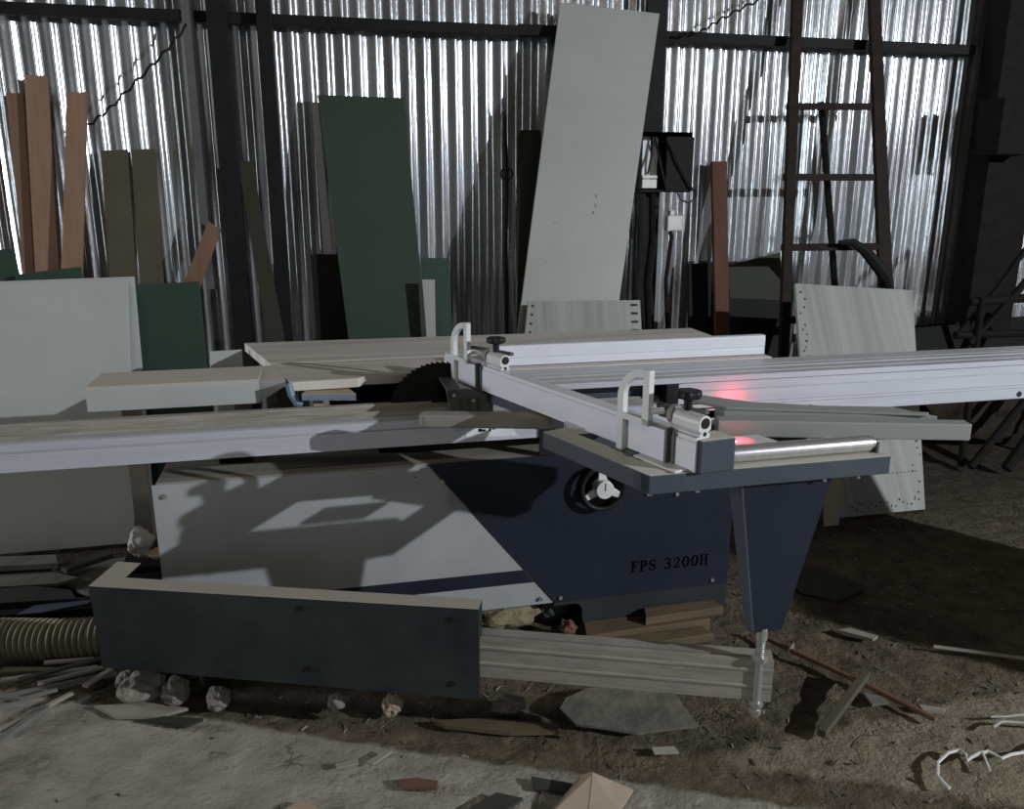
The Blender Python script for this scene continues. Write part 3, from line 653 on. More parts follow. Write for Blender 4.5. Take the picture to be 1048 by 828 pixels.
# main table and its rear extension
mt = MB(); mt.prism([(-0.195, 2.985, 0.90), (1.62, 2.985, 0.90), (1.62, 2.70, 0.90), (0.12, 2.70, 0.90), (0.095, 2.672, 0.90), (-0.117, 2.66, 0.90)], (0, 0, -0.03))
mto = mt.build('main_table', M['table'], saw, saw, bevel=0.002)
b = MB(); b.prism([(-0.325, 3.451, 0.90), (1.62, 3.40, 0.90), (1.62, 2.992, 0.90), (-0.20, 2.992, 0.90)], (0, 0, -0.035))
b.build('rear_extension', M['table'], mto, saw, bevel=0.002)
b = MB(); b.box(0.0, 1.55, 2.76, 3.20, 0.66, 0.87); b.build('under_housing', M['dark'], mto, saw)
b = MB()
b.box(-0.05, 0.0, 2.75, 2.80, 0.66, 0.87); b.box(0.02, 0.05, 2.68, 2.71, 0.66, 0.74); b.build('stay', M['beige_metal'], mto, saw)

# outfeed extension (white box section) at the left of the table
of = sweep([(2.735, 0.818), (2.735, 0.890), (2.745, 0.898), (2.955, 0.90), (2.955, 0.80)], -0.748, -0.222).build('outfeed_extension', M['laminate'], saw, saw, bevel=0.002)
b = MB(); b.prism([(-0.222, 2.735, 0.893), (-0.135, 2.70, 0.897), (-0.155, 2.955, 0.90), (-0.222, 2.955, 0.90)], (0, 0, -0.02)); b.prism([(-0.222, 2.735, 0.875), (-0.142, 2.703, 0.877), (-0.222, 2.74, 0.822)], (0.0, 0.2, 0)); b.build('end_wedge', M['laminate'], of, saw)
for (x, y) in ((-0.69, 2.91), (-0.325, 2.91)):
    b = MB(); b.box(x, x + 0.055, y, y + 0.04, 0.0, 0.81); b.build('leg', M['beige_metal'], of, saw)
b = MB(); b.box(-0.052, -0.030, 2.93, 2.96, 0.0, 0.87); b.build('leg', M['offcut'], of, saw)
b = MB(); b.tube([(-0.125, 2.66, 0.897), (-0.118, 2.655, 0.86), (-0.102, 2.65, 0.83), (-0.085, 2.65, 0.826)], 0.012, 8)
b.build('lip', M['blue_edge'], of, saw, smooth=True)

# saw blade
bc = V((0.355, 2.585, 0.792)); T = 60; vs = []; 
outl = []
for k in range(T):
    for da, rr in ((0, 0.166), (0.55, 0.171), (0.6, 0.164)):
        a = 2 * math.pi * (k + da) / T; outl.append(bc + V((rr * math.cos(a), 0, rr * math.sin(a))))
b = MB(); b.prism(outl, (0, 0.004, 0)); bl = b.build('saw_blade', M['blade'], saw, saw)
b = MB(); b.cyl(bc + V((0, -0.012, 0)), bc + V((0, 0.016, 0)), 0.05, n=24); b.build('arbor_flange', M['blade'], bl, saw, bevel=0.003)

# rip fence lying along the table
b = sweep([(2.742, 0.903), (2.742, 0.925), (2.745, 0.927), (2.745, 0.930), (2.742, 0.932), (2.742, 0.972), (2.745, 0.975), (2.772, 0.975), (2.772, 0.903)], 0.58, 1.612)
rf = b.build('rip_fence', M['alu_white'], saw, saw, bevel=0.001)

# bracket hanging below the far end of the fence
b = MB(); b.box(0.350, 0.385, 2.40, 2.60, 0.905, 0.912); b.prism([(0.352, 2.425, 0.905), (0.42, 2.425, 0.903), (0.500, 2.425, 0.880), (0.500, 2.425, 0.79), (0.372, 2.425, 0.79)], (0, 0.02, 0))
for x in (0.40, 0.425, 0.452): b.obox((x, 2.418, 0.80), (0.006, 0, 0), (0, 0.01, 0), (-0.004, 0, 0.075))
br = b.build('fence_bracket', M['bracket'], saw, saw, bevel=0.002)
for (x, z) in ((0.375, 0.888), (0.435, 0.868), (0.385, 0.81), (0.445, 0.815)):
    b = MB(); b.cyl((x, 2.415, z), (x, 2.43, z), 0.005, n=10); b.build('screw', M['zinc'], br, saw)

# crosscut frame (parallelogram outrigger), swung to the left
D2 = V((-0.337, 0.941, 0)); FZ = 0.900; FH = 0.044
NL = V((-0.941, -0.337, 0))
A = V((0.662, 1.552, FZ - FH)); B = V((1.262, 1.558, FZ - FH))
fr = MB(); fr.obox(A, B - A, V((-0.337, 0.941, 0)) * 0.055, (0, 0, FH))
frame = fr.build('crosscut_frame', M['navy_frame'], saw, saw, bevel=0.002)
b = MB(); b.obox(A + V((0, 0, 0.0005)), D2 * 0.402, -NL * 0.062, (0, 0, FH)); b.build('side_beam', M['navy_frame'], frame, saw, bevel=0.002)
b = MB(); b.obox(B + V((-0.058, 0.003, 0.0005)), D2 * 0.40, (0.0575, 0, 0), (0, 0, FH)); b.build('side_beam', M['navy_frame'], frame, saw, bevel=0.002)
b = MB(); b.obox(A + D2 * 0.36 + V((0.055, 0, 0.0)), (0.50, 0.006, 0), D2 * 0.045, (0, 0, FH)); b.build('rear_beam', M['navy_frame'], frame, saw, bevel=0.002)
for off in (0.13, 0.22):
    b = MB(); p = A + D2 * 0.38 + V((off, 0, 0.004)); b.obox(p, D2 * 0.58, (0.04, 0, 0), (0, 0, 0.035)); b.build('link_bar', M['navy_frame'], frame, saw, bevel=0.002)
for (x, y) in ((0.675, 1.575), (0.785, 1.57), (1.10, 1.57), (1.19, 1.572)):
    b = MB(); b.cyl((x, y, FZ - FH - 0.010), (x, y, FZ - FH), 0.005, n=8); b.build('bolt', M['zinc'], frame, saw)
# navy end block and chrome roller
b = MB(); b.obox((0.770, 1.535, FZ), (0.088, 0.012, 0), (-0.02, 0.06, 0), (0, 0, 0.076)); b.build('dark_block', M['navy_frame'], frame, saw, bevel=0.003)
ra, rb = V((0.862, 1.585, 0.924)), V((1.222, 1.592, 0.924))
b = MB(); b.cyl(ra, rb, 0.0195, n=32); ro = b.build('roller', M['chrome'], frame, saw, smooth=True)
b = MB(); b.cyl(rb, rb + V((0.012, 0, 0)), 0.014, n=20); b.cyl(rb, rb + V((0.026, 0, 0)), 0.006, n=12); b.build('roller_pin', M['zinc'], ro, saw, smooth=True)
b = MB(); b.obox(rb + V((0.016, -0.012, -0.03)), (0.006, 0, 0), (0, 0.024, 0), (0, 0, 0.034)); b.build('roller_bracket', M['navy_frame'], ro, saw)
# indicator plate with red light
b = MB(); b.obox((0.890, 1.668, 0.906), (0.16, 0.005, 0), (-0.025, 0.075, 0), (0, 0, 0.006)); pl = b.build('indicator_plate', M['alu_white'], frame, saw)
b = MB(); b.cyl((0.938, 1.708, 0.912), (0.938, 1.708, 0.917), 0.008, 0.006, n=16); tag(b.build('indicator_light', M['redlens'], pl, saw, smooth=True), 'glowing red indicator')
# tapered leg
lg = MB()
lg.prism([(0.900, 1.585, 0.855), (1.137, 1.588, 0.855), (1.046, 1.600, 0.457), (0.968, 1.600, 0.461)], (0, 0.006, 0))
leg = lg.build('leg', M['navy'], frame, saw)
b = MB(); b.prism([(0.899, 1.585, 0.855), (0.967, 1.600, 0.461), (0.964, 1.632, 0.461), (0.893, 1.640, 0.855)], (0.004, 0, 0)); b.build('leg_flange', M['navy_frame'], leg, saw)
b = MB(); b.prism([(1.137, 1.588, 0.855), (1.046, 1.600, 0.457), (1.046, 1.615, 0.461), (1.137, 1.610, 0.855)], (-0.004, 0, 0)); b.build('leg_flange', M['navy'], leg, saw)
b = MB(); b.box(0.968, 1.046, 1.600, 1.63, 0.457, 0.463); b.build('leg_foot', M['navy'], leg, saw)

# dusty support bar with a rounded end, level with the frame
o = V((0.238, 2.200, 0.853)); u = V((0.606 - 0.238, 2.095 - 2.200, 0)); L_ = u.length - 0.02; u.normalize(); w = V((-u.y, u.x, 0))
pts = []
for k in range(7):
    a = math.radians(180 + 90 * k / 6); pts.append(o + u * (0.025 + 0.025 * math.cos(a)) + w * (0.025 + 0.025 * math.sin(a)))
pts += [o + u * (L_ + 0.02), o + u * (L_ + 0.02) + w * 0.055]
for k in range(7):
    a = math.radians(90 + 90 * k / 6); pts.append(o + u * (0.025 + 0.025 * math.cos(a)) + w * (0.03 + 0.025 * math.sin(a)))
b = MB(); b.prism(pts, (0, 0, 0.037)); b.build('support_bar', M['beige_metal'], frame, saw, bevel=0.006)
b = MB(); b.obox((0.590, 1.93, 0.8995), (0.075, -0.02, 0), (0.02, 0.08, 0), (0, 0, 0.006)); b.obox((0.612, 2.02, 0.862), (0.075, -0.02, 0), (0.0, 0.006, 0), (0, 0, 0.04)); b.build('corner_plate', M['alu_white'], frame, saw)

# crosscut fence along its own axis s, height h, towards the camera side t
P0 = V((0.76, 1.543, 0.90)); FD = V((-0.3165, 0.9486, -0.006)); FN = V((-0.9486, -0.3165, 0)); UP = V((0, 0, 1))
def fp(s_, h, t): return P0 + FD * s_ + FN * t + UP * h
def fbox(b, s0, s1, h0, h1, t0, t1, mi=0):
    return b.obox(fp(s0, h0, t0), FD * (s1 - s0), FN * (t1 - t0), UP * (h1 - h0), mi)
b = MB()
b.prism([fp(0, 0.002, 0), fp(0, 0.068, 0), fp(0, 0.070, -0.003), fp(0, 0.079, -0.003), fp(0, 0.080, -0.005), fp(0, 0.080, -0.04), fp(0, 0.002, -0.04)], FD * 1.19)
fence = b.build('crosscut_fence', M['alu_white'], saw, saw)
b = MB(); fbox(b, 0.02, 0.16, 0.001, 0.006, 0.0, 0.035); b.build('scale_foot', M['casting'], fence, saw, bevel=0.001)
def flip_stop(s0):
    """swinging stop: D-shaped casting, clamp with knob"""
    b = MB(); t0, t1 = 0.012, 0.026
    S = lambda k: s0 - k
    outer = [(0.0, -0.018), (0.0, 0.128)]
    for k in range(1, 17):
        a = math.pi / 2 * k / 16; outer.append((0.098 - 0.098 * math.cos(a), 0.128 + 0.080 * math.sin(a)))
    inner = [(0.021, 0.098), (0.021, 0.132)]
    for k in range(1, 17):
        a = math.pi / 2 * k / 16; inner.append((0.090 - 0.069 * math.cos(a), 0.132 + 0.057 * math.sin(a)))
    # left bar + arc as a strip of quads
    n_ = len(inner); o_ = outer[1:]; i_ = inner[1:]
    b.prism([fp(S(0), -0.012, t0), fp(S(0), 0.128, t0), fp(S(0.021), 0.132, t0), fp(S(0.021), -0.012, t0)], FN * (t1 - t0))
    for k in range(len(o_) - 1):
        b.prism([fp(S(o_[k][0]), o_[k][1], t0), fp(S(o_[k + 1][0]), o_[k + 1][1], t0), fp(S(i_[k + 1][0]), i_[k + 1][1], t0), fp(S(i_[k][0]), i_[k][1], t0)], FN * (t1 - t0))
    fbox(b, S(0.110), S(0.089), 0.08, 0.208, t0, t1)
    fbox(b, S(0.110), S(0.02), 0.080, 0.094, t0, t1)
    st_ = b.build('flip_stop', M['casting'], fence, saw)
    return st_
def stop_details(s0, c0, st_=None):
    S = lambda k: s0 - k
    b = MB(); fbox(b, S(0.165), S(0.023), 0.006, 0.080, 0.004, 0.014); o1 = b.build('stop_plate', M['alu_white'], fence, saw, bevel=0.002)
    b = MB(); fbox(b, S(0.172), S(0.166), -0.002, 0.085, -0.005, 0.014); fbox(b, S(0.185), S(0.179), 0.006, 0.079, 0.0005, 0.004); o2 = b.build('stop_edge', M['bracket'], fence, saw)
    b = MB(); fbox(b, S(0.12), S(0.0), -0.004, 0.002, 0.006, 0.040); fbox(b, S(0.17), S(0.0), -0.004, 0.004, 0.006, 0.020); fbox(b, S(0.08), S(0.06), -0.012, 0.004, 0.026, 0.045); b.build('stop_foot', M['bracket'], fence, saw, bevel=0.002)
    # clamp body on top of the fence
    b = MB(); prof = []
    for k in range(9):
        a = math.radians(180 - 180 * k / 8); prof.append((0.018 * math.cos(a), 0.029 + 0.018 * math.sin(a)))
    prof += [(0.018, 0.014), (0.009, 0.009), (0.016, 0.004), (0.016, 0.0), (-0.016, 0.0), (-0.016, 0.004), (-0.009, 0.009), (-0.018, 0.014)]
    b.prism([fp(c0, 0.081 + q[1], -0.022 + q[0]) for q in prof], FD * 0.085)
    cl = b.build('clamp_body', M['casting'], fence, saw, bevel=0.001)
    b = MB(); b.cyl(fp(c0 - 0.002, 0.111, -0.022), fp(c0 + 0.001, 0.111, -0.022), 0.012, n=18); b.cyl(fp(c0 - 0.001, 0.087, -0.022), fp(c0 + 0.001, 0.087, -0.022), 0.005, n=10)
    b.build('clamp_bore', M['black'], cl, saw)
    b = MB(); b.cyl(fp(c0 + 0.085, 0.111, -0.022), fp(c0 + 0.10, 0.111, -0.022), 0.022, n=20); b.cyl(fp(c0 + 0.10, 0.111, -0.022), fp(c0 + 0.14, 0.111, -0.022), 0.015, n=16)
    b.build('clamp_barrel', M['beige_metal'], cl, saw, smooth=True)
    b = MB(); b.tube([fp(S(0.12), 0.115, 0.016), fp(S(0.14), 0.118, 0.0), fp(c0 + 0.12, 0.112, -0.02)], 0.008, 8); b.build('hinge_rod', M['casting'], cl, saw, smooth=True)
    b = MB(); b.obox(fp(S(0.13), 0.125, 0.01), fp(c0 + 0.05, 0.112, -0.07) - fp(S(0.13), 0.125, 0.01), UP * 0.010, FN * -0.012); b.build('hinge_arm', M['bracket'], cl, saw)
    kb = MB(); c = fp(c0 + 0.055, 0.0, -0.022)
    kb.cyl(c + UP * 0.128, c + UP * 0.158, 0.010, n=14)
    star = []
    for k in range(30):
        a = 2 * math.pi * k / 30; rr = 0.029 + 0.002 * math.cos(6 * a); star.append(c + V((rr * math.cos(a), rr * math.sin(a), 0.156)))
    kb.prism(star, (0, 0, 0.018)); tag(kb.build('knob', M['black'], cl, saw, bevel=0.006), 'black star knob')
    b = MB(); fbox(b, c0 + 0.002, c0 + 0.03, 0.0805, 0.083, -0.035, -0.008); b.build('clamp_shoe', M['black'], cl, saw)
flip_stop(0.236); stop_details(0.247, -0.004)
flip_stop(1.090); stop_details(1.118, 0.828)

# swing arm: aluminium extrusion, navy cover and spindle
SD = V((0.930, -0.368, 0)); SN = V((-0.368, -0.930, 0))   # SN faces the camera
S0 = V((0.341, 1.859, 0))
def sp_(s_, z, t): return S0 + SD * s_ + SN * t + UP * z
pr = [(0, .257), (0, .292), (.003, .294), (.003, .300), (0, .302), (0, .338), (.003, .340), (.003, .346), (0, .348), (0, .369), (-.012, .3695), (-.012, .362), (-.022, .362), (-.022, .3695), (-.055, .3695), (-.055, .257)]
b = MB(); b.prism([sp_(-0.98, z, -t - 0.012) if False else sp_(-0.98, z, t - 0.014) for t, z in pr], SD * (0.98 + 0.739))
arm = b.build('swing_arm', M['alu_old'], saw, saw)
# cover: front plate, top flange, returns
cv = MB()
cv.prism([sp_(-1.093, .442, 0.0), sp_(-1.093 + 1.093, .460, 0.0), sp_(0, .195, 0.0), sp_(-1.085, .190, 0.0)], SN * -0.004)
cv.prism([sp_(-1.093, .442, 0.0), sp_(0, .460, 0.0), sp_(0.0, .462, -0.052), sp_(-1.07, .445, -0.058)], UP * -0.004)
cv.prism([sp_(-1.093, .442, 0.0), sp_(-1.093, .442, -0.004), sp_(-1.085, .19, -0.004), sp_(-1.085, .19, 0)], SD * 0.004)
cv.prism([sp_(-1.093, .442, 0), sp_(-1.10, .445, -0.13), sp_(-1.092, .19, -0.13), sp_(-1.085, .19, 0)], SD * 0.004)
cv.prism([sp_(-1.093, .4425, 0), sp_(-1.105, .4455, -0.15), sp_(-1.03, .4455, -0.15), sp_(-1.02, .4435, -0.05)], UP * -0.004)
cv.prism([sp_(-0.004, .460, 0), sp_(-0.004, .460, -0.055), sp_(-0.004, .195, -0.02), sp_(-0.004, .195, 0)], SD * 0.004)
cov = cv.build('arm_cover', M['navy_dusty'], arm, saw, bevel=0.0015)
for (s_, z) in ((-0.478, .425), (-0.470, .245), (-0.072, .425), (-0.072, .238)):
    b = MB(); b.cyl(sp_(s_, z, -0.001), sp_(s_, z, 0.003), 0.008, n=12); b.build('cover_screw', M['black'], cov, saw)
b = MB(); b.cyl(sp_(-0.86, .02, -0.16), sp_(-0.86, .31, -0.16), 0.025, n=18); b.obox(sp_(-0.88, .27, -0.05), SD * 0.05, SN * -0.14, UP * 0.07); b.build('pivot_post', M['steel_dk'], arm, saw)
sx = V((1.000, 1.612, 0))
b = MB(); b.cyl(sx + UP * .215, sx + UP * .462, 0.0095, n=14)
for k in range(14): b.cyl(sx + UP * (.372 + k * .006), sx + UP * (.375 + k * .006), 0.0115, n=14)
spn = b.build('spindle', M['zinc'], arm, saw)
b = MB(); b.cyl(sx + UP * .3695, sx + UP * .384, 0.019, n=6); b.cyl(sx + UP * .243, sx + UP * .257, 0.017, n=6); b.cyl(sx + UP * .222, sx + UP * .236, 0.015, n=6); b.cyl(sx + UP * .43, sx + UP * .462, 0.014, n=12)
b.build('nut', M['zinc'], spn, saw, bevel=0.001)

# ------------------------------------------------------------------ things lying on the saw
b = MB(); b.prism([(0.936, 1.784, 0.902), (1.523, 1.611, 0.902), (1.535, 1.652, 0.902), (0.948, 1.825, 0.902)], (0, 0, 0.042))
tag(b.build('laminate_strip', M['laminate2'], bevel=0.003), 'long grey white strip lying on the crosscut frame behind the roller', 'strip')
pts = [(0.985, 1.850, 0.902), (1.49, 1.690, 0.902), (1.44, 1.80, 0.902), (1.0, 1.93, 0.902)]
b = MB(); b.prism(pts, (0, 0, 0.044)); b.prism([(0.930, 1.975, 0.9465), (1.00, 1.865, 0.9465), (1.46, 1.690, 0.9465), (1.475, 1.705, 0.9465), (1.30, 1.80, 0.9465), (1.09, 1.905, 0.9465), (0.955, 2.05, 0.9465)], (0, 0, 0.007))
tag(b.build('laminate_strip', M['laminate2'], bevel=0.002), 'broken edged grey strip lying behind the longer one on the crosscut frame', 'strip')
ob = MB(); ob.prism([(-0.085, 2.625, 0.868), (0.085, 2.615, 0.862), (0.060, 2.70, 0.866), (-0.06, 2.72, 0.868)], (0, 0, -0.022))
ob.prism([(-0.085, 2.624, 0.866), (0.085, 2.614, 0.860), (0.085, 2.614, 0.843), (-0.085, 2.624, 0.847)], (0, -0.001, 0), 1)
ob.box(-0.05, -0.02, 2.66, 2.69, 0.80, 0.846, 0); 
tag(ob.build('wood_offcut', [M['offcut'], M['blue_edge']]), 'pale wood offcut with bluish edge under the left corner of the saw table', 'offcut')
b = MB(); b.prism([(-0.46, 3.34, 0.70), (-0.449, 3.36, 0.885), (-0.329, 3.36, 0.888), (-0.325, 3.34, 0.70)], (0, 0.015, 0)); b.box(-0.44, -0.34, 3.345, 3.355, 0.0, 0.71)
tag(b.build('pale_board', M['laminate'], bevel=0.002), 'small pale panel showing behind the white outfeed extension', 'board')

# ------------------------------------------------------------------ hose
hp = [V(p) for p in ((-1.75, 2.78, 0.085), (-1.4, 2.76, 0.085), (-1.19, 2.73, 0.08), (-1.05, 2.70, 0.078), (-0.92, 2.665, 0.078), (-0.80, 2.645, 0.08), (-0.72, 2.64, 0.08))]
def resamp(P, step):
    out = [P[0]]; acc = 0
    for i in range(len(P) - 1):
        d = (P[i + 1] - P[i]).length; k = max(1, int(d / step))
        for j in range(1, k + 1): out.append(P[i].lerp(P[i + 1], j / k))
    return out
pp = resamp(hp, 0.0040)
b = MB(); b.tube(pp, [(0.069, 0.066, 0.052, 0.052, 0.066)[i % 5] for i in range(len(pp))], 20)
tag(b.build('dust_hose', M['hose'], smooth=True, angle=60), 'ribbed brown dust extraction hose lying on the floor at left', 'hose')

# ------------------------------------------------------------------ lumber, foam and rubble under the cabinet
LB = 'brown boards lying under the front of the saw'
for (x0, x1, y0, y1, z1, lb) in ((0.72, 1.24, 2.28, 2.345, 0.030, 'brown board lying nearest the swing arm in front of the saw skirt'), (0.80, 1.26, 2.35, 2.44, 0.045, 'brown board lying along the bottom of the saw skirt, middle of three'),
                                 (1.02, 1.32, 2.37, 2.435, 0.075, 'short brown board on top, tucked below the saw skirt lettering')):
    b = MB(); z0 = 0.0 if z1 < 0.07 else 0.046
    b.prism([(x0, y0, z0), (x1, y0 + 0.012, z0), (x1 - 0.02, y1 + 0.008, z0), (x0 + 0.02, y1, z0)], (0, 0, z1 - z0))
    tag(b.build('lumber_board', M['lumber'], bevel=0.002), lb, 'board', LB)
def lump(name, c, r, m, label, cat, seed, group=None, sub=3, sq=(1, 1, 1), amp=0.35, fr=2.2):
    bm = bmesh.new(); bmesh.ops.create_icosphere(bm, subdivisions=sub, radius=1.0)
    for v in bm.verts:
        k = 1 + amp * mn.noise(v.co * fr + V((seed * 3.1, seed, 0))) + 0.5 * amp * mn.noise(v.co * fr * 2.7 + V((seed, 5, seed)))
        v.co = V((v.co.x * r * sq[0], v.co.y * r * sq[1], v.co.z * r * sq[2])) * k
    mz = min(v.co.z for v in bm.verts)
    for v in bm.verts: v.co.z -= mz
    me = bpy.data.meshes.new(name); bm.to_mesh(me); bm.free(); me.materials.append(M[m])
    o = bpy.data.objects.new(name, me); COL.objects.link(o); o.location = c
    return tag(o, label, cat, group)
lump('foam_chunk', (0.555, 2.53, 0), 0.095, 'foam', 'yellowish foam lump stuffed under the white cabinet panel', 'foam', 1, sq=(1.25, .55, .52))
lump('foam_chunk', (0.745, 2.55, 0), 0.055, 'foam_gr', 'greenish foam lump under the pointed corner of the white panel', 'foam', 2, sq=(.9, .5, .8))
lump('rubble_stone', (0.76, 2.43, 0), 0.03, 'brick', 'small reddish rubble piece beside the greenish foam lump', 'rubble', 3)
lump('rubble_stone', (0.47, 2.07, 0), 0.05, 'stone', 'rubble lump on the dirt below the cover corner of the swing arm', 'rubble', 4, sq=(1.0, .7, .4))
RS = 'rubble stones below the swing arm cover'
lump('rubble_stone', (-0.600, 2.36, 0), 0.062, 'stone', 'largest pale concrete chunk below the left end of the navy cover', 'rubble', 5, RS, sq=(1.0, .8, .75), amp=.4)
lump('rubble_stone', (-0.50, 2.33, 0), 0.04, 'stone', 'rubble stone just right of the largest concrete chunk', 'rubble', 6, RS, amp=.32)
lump('rubble_stone', (-0.37, 2.27, 0), 0.035, 'stone', 'rubble stone in the shadow, second right of the largest concrete chunk', 'rubble', 7, RS, amp=.32)
lump('rubble_stone', (-0.03, 2.19, 0), 0.026, 'stone', 'small rubble stone under the middle of the navy cover', 'rubble', 8, RS, amp=.32)
lump('rubble_stone', (0.13, 2.13, 0), 0.03, 'card', 'pale pinkish stone under the right part of the navy cover', 'rubble', 9, RS, amp=.32)
lump('rubble_stone', (-0.66, 2.44, 0), 0.03, 'stone', 'small stone left of the largest concrete chunk under the cover', 'rubble', 10, RS, amp=.32)
lump('dirt_heap', (3.95, 4.02, 0), 0.30, 'heap', 'dark brown dirt heap behind the pipe trestle at right edge', 'heap', 14, sq=(1.7, .35, .75), amp=.4)
# things beside the left end of the cabinet
b = MB(); b.box(-0.66, -0.53, 2.55, 2.72, 0.0, 0.30); b.box(-0.66, -0.53, 2.53, 2.74, 0.345, 0.365)
b.box(-0.66, -0.64, 2.70, 2.74, 0.30, 0.345); b.box(-0.55, -0.53, 2.70, 2.74, 0.30, 0.345)
tag(b.build('rusty_stand', M['rust_dk']), 'dark rusty stand at the left end of the saw cabinet', 'stand')
lump('plastic_bag', (-0.61, 2.60, 0.365), 0.045, 'dirty_pl', 'crumpled whitish plastic bag on the rusty stand left of the cabinet', 'bag', 11, sq=(.8, .7, 1.0), amp=.4, fr=1.6)
lump('concrete_chunk', (-0.553, 2.585, 0.365), 0.03, 'card', 'pale pinkish chunk beside the plastic bag on the rusty stand', 'rubble', 12, sq=(1.2, .8, .6), sub=2)
lump('concrete_chunk', (-0.57, 2.48, 0.22), 0.045, 'stone', 'beige crumbly chunk wedged between cover and white cabinet panel', 'rubble', 13, sq=(.8, .6, 1.1), amp=.5)
b = MB(); b.box(-0.60, -0.54, 2.45, 2.51, 0.0, 0.225); tag(b.build('wood_block', M['scrap_dk']), 'dark block under the crumbly chunk beside the cabinet', 'block')
# ------------------------------------------------------------------ scrap on the floor
def flat(name, pts, z0, th, m, label, cat, group=None, tilt=0.0):
    P = [(p[0], p[1], z0 + tilt * i) for i, p in enumerate(pts)]
    b = MB(); b.prism(P, (0, 0, th)); return tag(b.build(name, M[m]), label, cat, group)
SC = 'scrap boards on the floor at left'
flat('scrap_board', [(-1.75, 3.45), (-1.107, 3.366), (-1.075, 3.275), (-1.70, 3.34)], 0.062, 0.022, 'scrap', 'topmost long grey scrap board below the big white panel at left edge', 'board', SC)
flat('scrap_board', [(-1.75, 3.42), (-1.2, 3.40), (-1.12, 3.33), (-1.7, 3.33)], 0.0, 0.06, 'scrap_dk', 'dark scrap board under the topmost grey one at left edge', 'board', SC)
flat('scrap_board', [(-1.09, 3.295), (-0.921, 3.416), (-0.894, 3.361), (-1.038, 3.247)], 0.048, 0.02, 'scrap_dk', 'dark scrap strip slanting below the right corner of the big white panel', 'board', SC)
flat('scrap_board', [(-1.45, 3.31), (-1.147, 3.315), (-0.989, 3.208), (-1.055, 3.172), (-1.257, 3.19), (-1.5, 3.20)], 0.034, 0.012, 'scrap', 'pointed grey scrap plate below the topmost scrap board', 'board', SC)
flat('scrap_board', [(-1.062, 3.235), (-0.995, 3.437), (-0.80, 3.43), (-0.79, 3.12), (-0.92, 3.11)], 0.0, 0.015, 'scrap', 'wide grey sheet on the floor left of the cabinet', 'sheet', SC)
flat('scrap_board', [(-1.6, 3.17), (-1.146, 3.165), (-0.986, 3.095), (-0.945, 3.014), (-1.6, 3.08)], 0.0, 0.05, 'scrap_dk', 'dark thick scrap board third down in the pile at left', 'board', SC)
flat('scrap_board', [(-1.6, 3.06), (-0.98, 2.99), (-0.87, 2.955), (-1.6, 2.985)], 0.0, 0.035, 'panel_blk', 'black scrap board nearest the ribbed hose', 'board', SC)
flat('bluish_sheet', [(-1.129, 2.955), (-1.084, 3.015), (-0.89, 3.015), (-0.904, 2.985), (-1.049, 2.951)], 0.036, 0.004, 'scrap_bl', 'bluish thin sheet lying just above the ribbed hose', 'sheet')
rr = random.Random(11)
STK = [((-0.963, 2.29), (-0.812, 2.444)), ((-1.014, 2.445), (-0.701, 2.505)), ((-1.042, 2.529), (-0.766, 2.542)), ((-0.991, 2.375), (-0.847, 2.421)), ((-0.972, 2.481), (-0.741, 2.559)),
       ((-0.904, 2.434), (-0.617, 2.519)), ((-0.865, 2.488), (-0.666, 2.548)), ((-0.99, 2.15), (-0.86, 2.374)), ((-1.061, 2.588), (-0.881, 2.546)), ((-0.766, 2.423), (-0.68, 2.545)),
       ((-0.928, 2.572), (-0.781, 2.565)), ((-1.10, 2.42), (-0.93, 2.36)), ((-1.012, 2.50), (-0.927, 2.572)), ((-0.784, 2.386), (-0.582, 2.488))]
SLB = ['long pale wood sliver nearest the bottom left corner of the pile', 'long grey wood sliver crossing the middle of the pile below the hose', 'pale wood sliver lying lengthwise below the hose, longest one',
       'short grey sliver left in the pile beside the slab edge', 'dark wood sliver slanting up towards the navy cover corner', 'grey wood sliver ending beneath the navy cover', 'pale wood sliver just under the bottom corner of the navy cover',
       'steep grey wood sliver lowest in the pile at left edge', 'brown wood sliver touching the hose at left edge', 'short pale sliver upright between chunk and hose end', 'pale short sliver right under the hose near the cover',
       'grey sliver reaching out of the frame at left', 'short brown sliver leaning across others below the hose', 'dark sliver beside the largest concrete chunk']
for i, ((a, c), lb) in enumerate(zip(STK, SLB)):
    a, c = V((*a, 0)), V((*c, 0)); d = (c - a); w = V((-d.y, d.x, 0)).normalized() * rr.uniform(0.012, 0.026)
    z0 = 0.001 + 0.0105 * (i % 6); z1 = z0 + rr.uniform(0, 0.004)
    m = ('scrap_lt', 'scrap', 'scrap_lt', 'scrap', 'scrap_dk', 'scrap', 'scrap_lt', 'scrap', 'lumber', 'scrap_lt', 'scrap_lt', 'scrap', 'lumber', 'scrap_dk')[i]
    b = MB(); b.prism([a + UP * z0, c + UP * z1, c + UP * z1 + w * 0.7, a + UP * z0 + w], (0, 0, 0.008))
    tag(b.build('wood_sliver', M[m]), lb, 'wood sliver', 'wood slivers piled below the hose')
flat('scrap_plate', [(-0.735, 2.36), (-0.593, 2.345), (-0.46, 2.285), (-0.55, 2.262), (-0.66, 2.29)], 0.0, 0.010, 'scrap_lt', 'pale flat shard in front of the largest concrete chunk', 'shard')
flat('scrap_plate', [(-0.576, 2.255), (-0.518, 2.258), (-0.409, 2.222), (-0.459, 2.197)], 0.0, 0.010, 'olive_dk', 'dark greenish shard on the slab edge below the navy cover', 'shard')
b = MB(); b.prism([(0.611, 2.02, 0.012), (0.640, 2.055, 0.02), (0.709, 2.072, 0.03), (0.83, 2.05, 0.045), (0.959, 1.989, 0.03), (0.979, 1.865, 0.005), (0.795, 1.874, 0.004), (0.70, 1.92, 0.006), (0.641, 1.951, 0.002)], (0, 0, 0.008))
